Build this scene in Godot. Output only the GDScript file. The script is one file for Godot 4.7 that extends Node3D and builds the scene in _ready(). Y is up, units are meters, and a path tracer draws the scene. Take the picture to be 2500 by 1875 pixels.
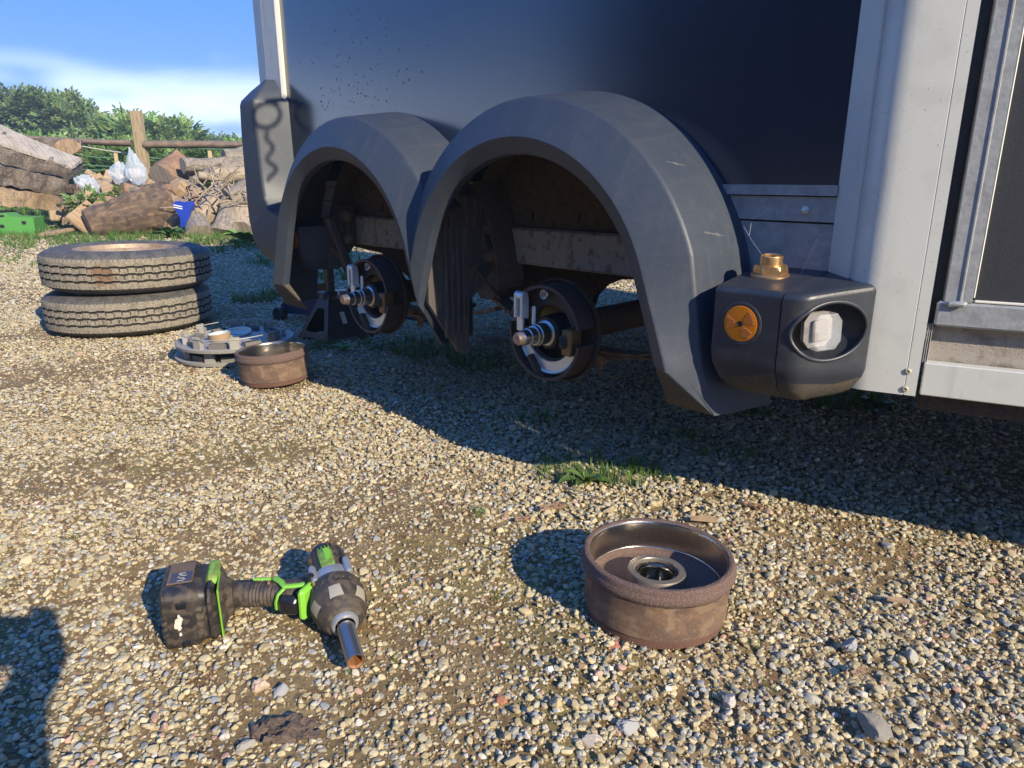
extends Node3D

# ---------------------------------------------------------------- geometry helper
class Geo:
	var v := PackedVector3Array()
	var uv := PackedVector2Array()
	var c := PackedColorArray()
	var col := Color.WHITE
	var tinted := false

	func tri(a: Vector3, b: Vector3, d: Vector3) -> void:
		v.append(a); v.append(b); v.append(d)
		if tinted:
			c.append(col); c.append(col); c.append(col)

	func quad(a: Vector3, b: Vector3, d: Vector3, e: Vector3) -> void:
		if not a.is_equal_approx(b) and not b.is_equal_approx(d) and not a.is_equal_approx(d):
			tri(a, b, d)
		if not a.is_equal_approx(d) and not d.is_equal_approx(e) and not a.is_equal_approx(e):
			tri(a, d, e)

	# rows of points; neighbouring rows are joined by quads
	func rows(r: Array, ring := false, loop := false) -> void:
		var n := r.size()
		for i in (n if loop else n - 1):
			var p: PackedVector3Array = r[i]
			var q: PackedVector3Array = r[(i + 1) % n]
			var m := p.size()
			for j in (m if ring else m - 1):
				var k := (j + 1) % m
				quad(p[j], p[k], q[k], q[j])

	func fan(p: PackedVector3Array, flip := false) -> void:
		var m := Vector3.ZERO
		for x in p:
			m += x
		m /= p.size()
		for i in p.size():
			var a := p[i]
			var b := p[(i + 1) % p.size()]
			if flip:
				tri(m, b, a)
			else:
				tri(m, a, b)

	# box with chamfered edges: centre, full size, chamfer, turn
	func box(at: Vector3, size: Vector3, ch := 0.0, turn := Basis.IDENTITY) -> void:
		var h := size * 0.5
		ch = minf(ch, minf(h.x, minf(h.y, h.z)) * 0.95)
		if ch <= 0.0:
			ch = 0.0
		var f := func(sx: float, sy: float, sz: float, ax: int) -> Vector3:
			var p := Vector3(sx * h.x, sy * h.y, sz * h.z)
			var ins := Vector3(sx, sy, sz) * ch
			ins[ax] = 0.0
			return at + turn * (p - ins)
		for s in [-1.0, 1.0]:
			var w: bool = s > 0
			face([f.call(s, -1.0, -1.0, 0), f.call(s, 1.0, -1.0, 0), f.call(s, 1.0, 1.0, 0), f.call(s, -1.0, 1.0, 0)], w)
			face([f.call(-1.0, s, -1.0, 1), f.call(-1.0, s, 1.0, 1), f.call(1.0, s, 1.0, 1), f.call(1.0, s, -1.0, 1)], w)
			face([f.call(-1.0, -1.0, s, 2), f.call(1.0, -1.0, s, 2), f.call(1.0, 1.0, s, 2), f.call(-1.0, 1.0, s, 2)], w)
		if ch > 0.0:
			for a in [-1.0, 1.0]:
				for b in [-1.0, 1.0]:
					var w: bool = a * b > 0
					face([f.call(a, b, -1.0, 0), f.call(a, b, 1.0, 0), f.call(a, b, 1.0, 1), f.call(a, b, -1.0, 1)], not w)
					face([f.call(-1.0, a, b, 1), f.call(1.0, a, b, 1), f.call(1.0, a, b, 2), f.call(-1.0, a, b, 2)], not w)
					face([f.call(b, -1.0, a, 2), f.call(b, 1.0, a, 2), f.call(b, 1.0, a, 0), f.call(b, -1.0, a, 0)], not w)
					for d in [-1.0, 1.0]:
						var t := [f.call(a, b, d, 0), f.call(a, b, d, 1), f.call(a, b, d, 2)]
						if a * b * d > 0:
							tri(t[0], t[2], t[1])
						else:
							tri(t[0], t[1], t[2])

	func face(p: Array, flip := false) -> void:
		if flip:
			quad(p[0], p[3], p[2], p[1])
		else:
			quad(p[0], p[1], p[2], p[3])

	# profile of (radius, height) turned about the y axis of xf
	func lathe(profile: Array, seg := 32, xf := Transform3D.IDENTITY, from := 0.0, to := TAU, closed := false) -> void:
		var r := []
		var whole := absf(to - from - TAU) < 0.001
		for i in (seg if whole else seg + 1):
			var a := from + (to - from) * i / seg
			var row := PackedVector3Array()
			for p in profile:
				row.append(xf * Vector3(cos(a) * p.x, p.y, -sin(a) * p.x))
			r.append(row)
		rows(r, closed, whole)
		if closed and not whole:
			fan(r[0], true)
			fan(r[-1])

	# tube along points; radius is a number or an array of them
	func tube(pts: Array, radius, seg := 10, caps := true, squash := 1.0) -> void:
		var r := []
		var side := Vector3.ZERO
		for i in pts.size():
			var d: Vector3 = (pts[mini(i + 1, pts.size() - 1)] - pts[maxi(i - 1, 0)])
			d = d.normalized() if d.length() > 1e-9 else Vector3.UP
			if side == Vector3.ZERO:
				side = d.cross(Vector3.UP if absf(d.y) < 0.9 else Vector3.RIGHT).normalized()
			side = (side - d * side.dot(d)).normalized()
			var up := side.cross(d)
			var rad: float = radius[i] if radius is Array else radius
			var row := PackedVector3Array()
			for k in seg:
				var a := TAU * k / seg
				row.append(pts[i] + (side * cos(a) + up * sin(a) * squash) * rad)
			r.append(row)
		rows(r, true)
		if caps:
			fan(r[0], true)
			fan(r[-1])

	# flat outline in the xy plane of xf, given thickness from z0 to z1
	func prism(outline: PackedVector2Array, z0: float, z1: float, xf := Transform3D.IDENTITY, ch := 0.0) -> void:
		var poly := outline
		if Geometry2D.is_polygon_clockwise(poly):
			poly = poly.duplicate()
			poly.reverse()
		var idx := Geometry2D.triangulate_polygon(poly)
		var top := poly
		if ch > 0.0:
			var ins := Geometry2D.offset_polygon(poly, -ch)
			if ins.size() == 1 and ins[0].size() == poly.size():
				# match the start corner
				var best := 0
				for i in poly.size():
					if ins[0][i].distance_to(poly[0]) < ins[0][best].distance_to(poly[0]):
						best = i
				top = PackedVector2Array()
				for i in poly.size():
					top.append(ins[0][(best + i) % poly.size()])
			else:
				ch = 0.0
		for i in range(0, idx.size(), 3):
			var p := [top[idx[i]], top[idx[i + 1]], top[idx[i + 2]]]
			tri(xf * Vector3(p[0].x, p[0].y, z1), xf * Vector3(p[2].x, p[2].y, z1), xf * Vector3(p[1].x, p[1].y, z1))
			p = [poly[idx[i]], poly[idx[i + 1]], poly[idx[i + 2]]]
			tri(xf * Vector3(p[0].x, p[0].y, z0), xf * Vector3(p[1].x, p[1].y, z0), xf * Vector3(p[2].x, p[2].y, z0))
		for i in poly.size():
			var a := poly[i]
			var b := poly[(i + 1) % poly.size()]
			quad(xf * Vector3(a.x, a.y, z0), xf * Vector3(a.x, a.y, z1 - ch), xf * Vector3(b.x, b.y, z1 - ch), xf * Vector3(b.x, b.y, z0))
			if ch > 0.0:
				var ta := top[i]
				var tb := top[(i + 1) % poly.size()]
				quad(xf * Vector3(a.x, a.y, z1 - ch), xf * Vector3(ta.x, ta.y, z1), xf * Vector3(tb.x, tb.y, z1), xf * Vector3(b.x, b.y, z1 - ch))

	func ball(at: Vector3, r: Vector3, seg := 16, rings := 10) -> void:
		var rr := []
		for i in rings + 1:
			var t := PI * i / rings
			var row := PackedVector3Array()
			for k in seg:
				var a := TAU * k / seg
				row.append(at + Vector3(sin(t) * cos(a) * r.x, cos(t) * r.y, -sin(t) * sin(a) * r.z))
			rr.append(row)
		rows(rr, true)

	func rough(amount: float, freq: float, sd: int) -> void:
		var n := FastNoiseLite.new()
		n.seed = sd
		n.frequency = freq
		for i in v.size():
			var p := v[i]
			v[i] = p + Vector3(n.get_noise_3dv(p), n.get_noise_3dv(p + Vector3(31, 7, 3)), n.get_noise_3dv(p + Vector3(5, 77, 9))) * amount

	func mesh(crease := 40.0) -> ArrayMesh:
		var n := PackedVector3Array()
		n.resize(v.size())
		var count := v.size() / 3
		var fn := PackedVector3Array()
		fn.resize(count)
		var at := {}
		for t in count:
			var x := (v[t * 3 + 2] - v[t * 3]).cross(v[t * 3 + 1] - v[t * 3])
			fn[t] = x
			if crease > 0.0:
				for k in 3:
					var key := Vector3i((v[t * 3 + k] * 20000.0).round())
					if not at.has(key):
						at[key] = PackedInt32Array()
					at[key].append(t)
		var lim := cos(deg_to_rad(crease))
		for t in count:
			var me := fn[t].normalized()
			for k in 3:
				if crease <= 0.0:
					n[t * 3 + k] = me
					continue
				var s := Vector3.ZERO
				for o in at[Vector3i((v[t * 3 + k] * 20000.0).round())]:
					if fn[o].normalized().dot(me) > lim:
						s += fn[o]
				n[t * 3 + k] = s.normalized() if s.length() > 1e-12 else me
		var a := []
		a.resize(Mesh.ARRAY_MAX)
		a[Mesh.ARRAY_VERTEX] = v
		a[Mesh.ARRAY_NORMAL] = n
		if uv.size() == v.size():
			a[Mesh.ARRAY_TEX_UV] = uv
		if c.size() == v.size():
			a[Mesh.ARRAY_COLOR] = c
		var m := ArrayMesh.new()
		m.add_surface_from_arrays(Mesh.PRIMITIVE_TRIANGLES, a)
		return m


# ---------------------------------------------------------------- scene helpers
var taken := {}
var M := {}
var rng := RandomNumberGenerator.new()
var lump := FastNoiseLite.new()
var patchy := FastNoiseLite.new()

func put(called: String, geo: Geo, material: Material, parent: Node = null, crease := 40.0) -> MeshInstance3D:
	return put_mesh(called, geo.mesh(crease), material, parent)

func put_mesh(called: String, m: Mesh, material: Material, parent: Node = null) -> MeshInstance3D:
	var o := MeshInstance3D.new()
	o.mesh = m
	o.material_override = material
	add_named(o, called, parent)
	return o

func add_named(o: Node3D, called: String, parent: Node = null) -> void:
	var p: Node = parent if parent else self
	var key := str(p.get_instance_id()) + called
	if taken.has(key):
		o.name = "%s_%03d" % [called, taken[key]]
		taken[key] += 1
	else:
		o.name = called
		taken[key] = 1
	p.add_child(o, true)

func thing(called: String, label: String, category: String, at := Vector3.ZERO, turn := Basis.IDENTITY, group := "") -> Node3D:
	var o := Node3D.new()
	add_named(o, called)
	o.transform = Transform3D(turn, at)
	return tag(o, label, category, group)

func tag(o: Node3D, label: String, category: String, group := "") -> Node3D:
	o.set_meta("label", label)
	o.set_meta("category", category)
	if group:
		o.set_meta("group", group)
	return o

func copy(o: Node3D, label: String, at: Transform3D) -> Node3D:
	var called := str(o.name)
	if called.length() > 4 and called[-4] == "_" and called.right(3).is_valid_int():
		called = called.left(-4)
	var r: Node3D = o.duplicate()
	add_named(r, called)
	r.transform = at
	r.set_meta("label", label)
	return r

func group_part(called: String, parent: Node3D, at := Transform3D.IDENTITY) -> Node3D:
	var o := Node3D.new()
	add_named(o, called, parent)
	o.transform = at
	return o

func yaw(deg: float) -> Basis:
	return Basis(Vector3.UP, deg_to_rad(deg))

func lin(r: float, g: float, b: float) -> Color:
	return Color(r, g, b).linear_to_srgb()

# one grey noise picture, its bytes; stretch > 1 draws it out along v
func grain(sd: int, freq: float, octaves := 4, size := 512, stretch := 1, kind := FastNoiseLite.TYPE_SIMPLEX_SMOOTH) -> PackedByteArray:
	var n := FastNoiseLite.new()
	n.seed = sd
	n.noise_type = kind
	n.frequency = freq
	n.fractal_octaves = octaves
	if octaves <= 1:
		n.fractal_type = FastNoiseLite.FRACTAL_NONE
	n.cellular_return_type = FastNoiseLite.RETURN_DISTANCE
	var im := n.get_seamless_image(size, size / stretch)
	im.convert(Image.FORMAT_L8)
	if stretch > 1:
		im.resize(size, size, Image.INTERPOLATE_CUBIC)
	return im.get_data()

# layered material: each layer is [bytes, colour, low, high, strength]
func skin(base: Color, layers: Array, rough := 0.7, tile := 0.2, opt := {}) -> StandardMaterial3D:
	var size: int = opt.get("size", 512)
	var n := size * size
	var out := PackedByteArray()
	out.resize(n * 3)
	var ro := PackedByteArray()
	ro.resize(n)
	var br := base.r * 255.0
	var bg := base.g * 255.0
	var bb := base.b * 255.0
	var L := []
	for l in layers:
		# table of strength by grey value
		var tab := PackedFloat32Array()
		for k in 256:
			tab.append(smoothstep(l[2], l[3], k / 255.0) * (l[4] if l.size() > 4 else 1.0))
		L.append([l[0], l[1].r * 255.0, l[1].g * 255.0, l[1].b * 255.0, tab, l[5] if l.size() > 5 else rough])
	for i in n:
		var r := br
		var g := bg
		var b := bb
		var q := rough
		for l in L:
			var a: float = l[4][l[0][i]]
			if a > 0.0:
				r += (l[1] - r) * a
				g += (l[2] - g) * a
				b += (l[3] - b) * a
				q += (l[5] - q) * a
		out[i * 3] = int(r)
		out[i * 3 + 1] = int(g)
		out[i * 3 + 2] = int(b)
		ro[i] = int(q * 255.0)
	var m := StandardMaterial3D.new()
	m.albedo_texture = ImageTexture.create_from_image(Image.create_from_data(size, size, false, Image.FORMAT_RGB8, out))
	var varied := false
	for l in layers:
		varied = varied or l.size() > 5
	m.roughness = 1.0
	m.roughness_texture = ImageTexture.create_from_image(Image.create_from_data(size, size, false, Image.FORMAT_L8, ro))
	m.roughness_texture_channel = BaseMaterial3D.TEXTURE_CHANNEL_RED
	if not varied:
		m.roughness_texture = null
		m.roughness = rough
	m.metallic = opt.get("metallic", 0.0)
	m.metallic_specular = opt.get("specular", 0.5)
	if opt.has("bump"):
		var im := Image.create_from_data(size, size, false, Image.FORMAT_L8, opt.bump)
		im.convert(Image.FORMAT_RGB8)
		im.bump_map_to_normal_map(opt.get("bump_scale", 4.0))
		m.normal_enabled = true
		m.normal_texture = ImageTexture.create_from_image(im)
		m.normal_scale = opt.get("normal", 1.0)
	if opt.get("uv", false):
		m.uv1_scale = Vector3.ONE
	else:
		m.uv1_triplanar = true
		m.uv1_scale = Vector3.ONE / tile
	if opt.has("vertex"):
		m.vertex_color_use_as_albedo = true
	return m

func plain(c: Color, rough := 0.5, metallic := 0.0) -> StandardMaterial3D:
	var m := StandardMaterial3D.new()
	m.albedo_color = c
	m.roughness = rough
	m.metallic = metallic
	return m

func ground_height(x: float, z: float) -> float:
	var fade := 1.0 / (1.0 + 0.02 * (x * x + z * z))
	return (lump.get_noise_2d(x, z) * 0.014 + lump.get_noise_2d(x * 4.0 + 50.0, z * 4.0) * 0.004) * fade

# ---------------------------------------------------------------- camera, sky, sun, exposure
func air() -> void:
	var cam := Camera3D.new()
	cam.name = "camera"
	cam.position = Vector3(0, 0.6, 0)
	cam.rotation_degrees = Vector3(-16.288, 0, 0)
	cam.fov = 56.83
	cam.near = 0.02
	cam.far = 1500.0
	add_child(cam)
	cam.current = true
	var sky := ProceduralSkyMaterial.new()
	sky.sky_top_color = Color(0.20, 0.51, 0.91)
	sky.sky_horizon_color = Color(0.66, 0.84, 0.99)
	sky.sky_curve = 0.085
	sky.sky_energy_multiplier = 0.9
	sky.ground_bottom_color = Color(0.30, 0.27, 0.20)
	sky.ground_horizon_color = Color(0.42, 0.45, 0.36)
	sky.sun_angle_max = 12.0
	sky.sky_cover = clouds()
	sky.sky_cover_modulate = Color(1, 1, 1, 1)
	var env := Environment.new()
	env.background_mode = Environment.BG_SKY
	env.sky = Sky.new()
	env.sky.sky_material = sky
	env.tonemap_mode = Environment.TONE_MAPPER_LINEAR
	env.tonemap_exposure = 1.65
	env.sdfgi_enabled = true
	env.ssao_enabled = true
	env.ssil_enabled = true
	env.fog_enabled = true
	env.fog_density = 0.0034
	env.fog_light_color = Color(0.74, 0.83, 0.93)
	var we := WorldEnvironment.new()
	we.name = "environment"
	we.environment = env
	add_child(we)
	var sun := DirectionalLight3D.new()
	sun.name = "sun"
	sun.light_color = Color(1.0, 0.94, 0.83)
	sun.light_energy = 1.6
	sun.light_angular_distance = 0.55
	sun.shadow_enabled = true
	add_child(sun)
	sun.look_at_from_position(Vector3(0.546, 0.462, 0.699) * 20.0, Vector3.ZERO)

func clouds() -> ImageTexture:
	var w := 1024
	var h := 512
	var n := FastNoiseLite.new()
	n.seed = 11
	n.frequency = 1.0
	n.fractal_octaves = 5
	n.fractal_gain = 0.55
	var out := PackedByteArray()
	out.resize(w * h * 4)
	for y in h:
		var el := (0.5 - (y + 0.5) / h) * PI
		for x in w:
			var a := 0.0
			if el > -0.02:
				var phi := ((x + 0.5) / w - 0.5) * TAU
				var d := Vector3(sin(phi) * cos(el), sin(el), -cos(phi) * cos(el))
				# bands of cloud flatten towards the horizon
				var q := Vector3(d.x * 2.6, d.y * 11.0, d.z * 2.6)
				var f := n.get_noise_3dv(q) * 0.5 + 0.5
				var low := 1.0 - smoothstep(0.075, 0.145, el + (f - 0.5) * 0.08)
				var high := smoothstep(0.60, 0.80, n.get_noise_3dv(Vector3(d.x, d.y * 2.0, d.z) * 2.2 + Vector3(9, 4, 2)) * 0.5 + 0.5)
				a = maxf(low * smoothstep(0.24, 0.50, f), high * 0.5 * smoothstep(0.3, 0.6, f))
				a = clampf(a, 0.0, 1.0)
			var i := (y * w + x) * 4
			out[i] = 232
			out[i + 1] = 226
			out[i + 2] = 218
			out[i + 3] = int(a * 235.0)
	return ImageTexture.create_from_image(Image.create_from_data(w, h, false, Image.FORMAT_RGBA8, out))

# ---------------------------------------------------------------- materials
func materials() -> void:
	var fine := grain(1, 0.05, 4)
	var mid := grain(2, 0.012, 4)
	var big := grain(3, 0.005, 3)
	var speck := grain(4, 0.16, 2)
	var streak := grain(5, 0.03, 3, 512, 8)
	var cell := grain(6, 0.04, 1, 512, 1, FastNoiseLite.TYPE_CELLULAR)
	M.soil = skin(lin(0.178, 0.125, 0.055), [[big, lin(0.235, 0.172, 0.082), 0.4, 0.75], [mid, lin(0.125, 0.072, 0.030), 0.5, 0.8], [speck, lin(0.30, 0.21, 0.11), 0.64, 0.8, 0.7], [fine, lin(0.095, 0.058, 0.028), 0.58, 0.8, 0.6]], 0.95, 0.45, {"bump": fine, "bump_scale": 2.5, "vertex": true})
	M.stone = plain(Color.WHITE, 0.85)
	M.stone.vertex_color_use_as_albedo = true
	M.plastic = skin(lin(0.031, 0.041, 0.060), [[mid, lin(0.042, 0.052, 0.070), 0.45, 0.8, 0.7], [streak, lin(0.070, 0.072, 0.076), 0.60, 0.85, 0.35], [speck, lin(0.20, 0.19, 0.17), 0.82, 0.92, 0.6], [fine, lin(0.075, 0.072, 0.066), 0.66, 0.85, 0.5]], 0.5, 0.35, {"bump": speck, "bump_scale": 0.18})
	M.plastic_dark = skin(lin(0.024, 0.028, 0.038), [[mid, lin(0.045, 0.047, 0.052), 0.5, 0.8, 0.7], [speck, lin(0.2, 0.18, 0.14), 0.82, 0.93, 0.5]], 0.42, 0.3, {"bump": speck, "bump_scale": 0.2})
	M.plastic_dirty = skin(lin(0.062, 0.052, 0.040), [[mid, lin(0.036, 0.037, 0.040), 0.5, 0.75, 0.8], [fine, lin(0.17, 0.13, 0.075), 0.55, 0.8, 0.7]], 0.85, 0.12, {"bump": fine, "bump_scale": 1.0})
	M.navy = skin(lin(0.003, 0.009, 0.032), [[streak, lin(0.009, 0.020, 0.050), 0.50, 0.95, 0.35, 0.20], [speck, lin(0.003, 0.005, 0.010), 0.88, 0.94, 0.9, 0.3], [mid, lin(0.006, 0.014, 0.040), 0.55, 0.85, 0.3, 0.24]], 0.20, 0.7, {"specular": 1.0})
	M.navy.clearcoat_enabled = true
	M.navy.clearcoat = 1.0
	M.navy.clearcoat_roughness = 0.18
	M.mud = skin(lin(0.100, 0.073, 0.055), [[fine, lin(0.140, 0.102, 0.075), 0.5, 0.75, 0.8], [mid, lin(0.06, 0.046, 0.037), 0.5, 0.75, 0.7], [speck, lin(0.16, 0.115, 0.08), 0.72, 0.85, 0.7]], 0.95, 0.16, {"bump": fine, "bump_scale": 7.0})
	M.galva = skin(lin(0.30, 0.31, 0.315), [[cell, lin(0.38, 0.39, 0.39), 0.3, 0.7, 0.5], [mid, lin(0.23, 0.235, 0.235), 0.45, 0.75, 0.6], [speck, lin(0.16, 0.15, 0.13), 0.8, 0.92, 0.7]], 0.55, 0.22, {"metallic": 0.25, "bump": fine, "bump_scale": 0.6})
	M.galva_dirty = skin(lin(0.33, 0.295, 0.25), [[mid, lin(0.15, 0.12, 0.09), 0.5, 0.8, 0.8], [streak, lin(0.16, 0.125, 0.095), 0.62, 0.95, 0.3], [speck, lin(0.10, 0.07, 0.05), 0.7, 0.85, 0.8]], 0.75, 0.25, {"bump": speck, "bump_scale": 0.8})
	M.rail = skin(lin(0.555, 0.56, 0.51), [[mid, lin(0.49, 0.495, 0.45), 0.5, 0.8, 0.7], [streak, lin(0.40, 0.40, 0.38), 0.72, 0.95, 0.5], [speck, lin(0.12, 0.10, 0.07), 0.88, 0.95, 0.8]], 0.42, 0.5, {"metallic": 0.1, "bump": speck, "bump_scale": 0.08})
	M.rubber_panel = skin(lin(0.022, 0.024, 0.030), [[speck, lin(0.16, 0.15, 0.13), 0.76, 0.88, 0.55], [fine, lin(0.035, 0.037, 0.042), 0.5, 0.8, 0.8]], 0.55, 0.12, {"bump": speck, "bump_scale": 0.35})
	M.rust_dark = skin(lin(0.055, 0.036, 0.028), [[fine, lin(0.095, 0.055, 0.034), 0.5, 0.75, 0.8], [mid, lin(0.028, 0.022, 0.02), 0.5, 0.75, 0.8]], 0.85, 0.1, {"bump": fine, "bump_scale": 2.0})
	M.rust = skin(lin(0.155, 0.098, 0.064), [[mid, lin(0.235, 0.165, 0.108), 0.45, 0.65, 0.85], [big, lin(0.085, 0.056, 0.044), 0.48, 0.68, 0.8], [fine, lin(0.40, 0.165, 0.05), 0.64, 0.80, 0.6], [speck, lin(0.07, 0.045, 0.035), 0.62, 0.82, 0.5]], 0.85, 0.16, {"bump": speck, "bump_scale": 1.6})
	M.rust_rim = skin(lin(0.125, 0.080, 0.066), [[fine, lin(0.24, 0.18, 0.145), 0.55, 0.72, 0.8], [speck, lin(0.055, 0.034, 0.028), 0.55, 0.72, 0.8]], 0.95, 0.09, {"bump": fine, "bump_scale": 7.0})
	M.black = plain(lin(0.012, 0.012, 0.013), 0.5)
	M.zinc = plain(lin(0.70, 0.71, 0.68), 0.30, 0.45)
	M.steel = skin(lin(0.52, 0.51, 0.50), [[streak, lin(0.40, 0.39, 0.37), 0.4, 0.8, 0.8]], 0.32, 0.05, {"metallic": 1.0})
	M.seam = plain(lin(0.01, 0.01, 0.012), 0.9)
	M.gold = skin(lin(0.60, 0.40, 0.18), [[mid, lin(0.58, 0.29, 0.18), 0.45, 0.7, 0.85], [fine, lin(0.50, 0.42, 0.22), 0.55, 0.8, 0.6]], 0.36, 0.05, {"metallic": 0.9})
	M.wax = plain(lin(0.62, 0.60, 0.52), 0.6)

# ---------------------------------------------------------------- ground
func steps(lo: float, hi: float, fine: float, grow: float, far: float) -> PackedFloat32Array:
	var a := PackedFloat32Array()
	var x := lo
	while x < hi:
		a.append(x)
		x += fine
	var d := fine
	while x < far:
		a.append(x)
		d *= grow
		x += d
	a.append(far)
	return a

func ground() -> void:
	lump.seed = 5
	lump.frequency = 1.1
	lump.fractal_octaves = 3
	patchy.seed = 8
	patchy.frequency = 0.8
	patchy.fractal_octaves = 3
	var right := steps(0.0, 1.6, 0.035, 1.12, 500.0)
	var back := steps(0.3, 4.2, 0.035, 1.12, 900.0)
	var xs := PackedFloat32Array()
	for i in range(right.size() - 1, 0, -1):
		xs.append(-right[i])
	xs.append_array(right)
	var zs := PackedFloat32Array()
	for q in [-500.0, -120.0, -30.0, -10.0, -4.0, -1.5, -0.5, 0.0]:
		zs.append(q)
	zs.append_array(back)
	var v := PackedVector3Array()
	var n := PackedVector3Array()
	var c := PackedColorArray()
	var idx := PackedInt32Array()
	var soil := Color(1, 1, 1)
	var grass := Color(0.42, 0.75, 0.30)
	for z in zs:
		for x in xs:
			v.append(Vector3(x, ground_height(x, -z), -z))
			var e := 0.02
			n.append(Vector3((ground_height(x - e, -z) - ground_height(x + e, -z)) / (2 * e), 1, (ground_height(x, -z - e) - ground_height(x, -z + e)) / (2 * e)).normalized())
			var g := smoothstep(9.0, 12.0, z - x * 0.3 + patchy.get_noise_2d(x, z) * 3.0)
			var moss := smoothstep(0.12, 0.45, patchy.get_noise_2d(x * 1.9 + 40.0, z * 1.9)) * 0.40
			c.append(soil.lerp(Color(0.80, 1.0, 0.50), moss).lerp(grass, g))
	var w := xs.size()
	for j in zs.size() - 1:
		for i in w - 1:
			var a := j * w + i
			idx.append_array(PackedInt32Array([a, a + w, a + 1, a + 1, a + w, a + w + 1]))
	var arr := []
	arr.resize(Mesh.ARRAY_MAX)
	arr[Mesh.ARRAY_VERTEX] = v
	arr[Mesh.ARRAY_NORMAL] = n
	arr[Mesh.ARRAY_COLOR] = c
	arr[Mesh.ARRAY_INDEX] = idx
	var m := ArrayMesh.new()
	m.add_surface_from_arrays(Mesh.PRIMITIVE_TRIANGLES, arr)
	put_mesh("ground", m, M.soil).set_meta("kind", "structure")

func pebble_mesh(sd: int, flat: float, facets: int, finer := 1) -> ArrayMesh:
	var s := SphereMesh.new()
	s.radius = 0.5
	s.height = 1.0
	s.radial_segments = 10 * finer
	s.rings = 6 * finer
	var a := s.get_mesh_arrays()
	var v: PackedVector3Array = a[Mesh.ARRAY_VERTEX]
	var id: PackedInt32Array = a[Mesh.ARRAY_INDEX]
	var r := RandomNumberGenerator.new()
	r.seed = sd
	var wide := r.randf_range(0.62, 0.92)
	var n := FastNoiseLite.new()
	n.seed = sd
	n.frequency = 0.9
	var cuts := []
	for i in facets:
		cuts.append([Vector3(r.randfn(), r.randfn(), r.randfn()).normalized(), r.randf_range(0.28, 0.42)])
	for i in v.size():
		var p := v[i] * (1.0 + n.get_noise_3dv(v[i] * 1.5) * 0.5)
		for k in cuts:
			var over: float = p.dot(k[0]) - k[1]
			if over > 0.0:
				p -= k[0] * over * 0.92
		if finer > 1:
			p *= 1.0 + n.get_noise_3dv(v[i] * 9.0) * 0.10
		v[i] = p * Vector3(1.0, flat, wide)
	var g := Geo.new()
	for i in range(0, id.size(), 3):
		if v[id[i]].is_equal_approx(v[id[i + 1]]) or v[id[i + 2]].is_equal_approx(v[id[i + 1]]) or v[id[i]].is_equal_approx(v[id[i + 2]]):
			continue
		g.tri(v[id[i]], v[id[i + 1]], v[id[i + 2]])
	return g.mesh(28.0)

func stone_color() -> Color:
	var k := rng.randf()
	var c: Color
	if k < 0.42:
		c = Color(0.455, 0.39, 0.245)
	elif k < 0.70:
		c = Color(0.365, 0.298, 0.170)
	elif k < 0.85:
		c = Color(0.35, 0.335, 0.27)
	elif k < 0.90:
		c = Color(0.27, 0.275, 0.28)
	elif k < 0.95:
		c = Color(0.55, 0.50, 0.42)
	elif k < 0.975:
		c = Color(0.22, 0.145, 0.085)
	else:
		c = Color(0.42, 0.27, 0.20)
	var s := rng.randf_range(0.80, 1.10)
	return Color(c.r * s, c.g * s, c.b * s)

# places kept clear of big stones: x, z, radius
const CLEAR := [[0.205, -0.887, 0.092], [-0.70, -2.06, 0.10], [-1.64, -2.99, 0.36], [-0.46, -0.86, 0.05], [-0.44, -0.93, 0.05], [-0.33, -0.91, 0.05], [-0.26, -0.87, 0.06], [-0.23, -0.83, 0.04]]

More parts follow.
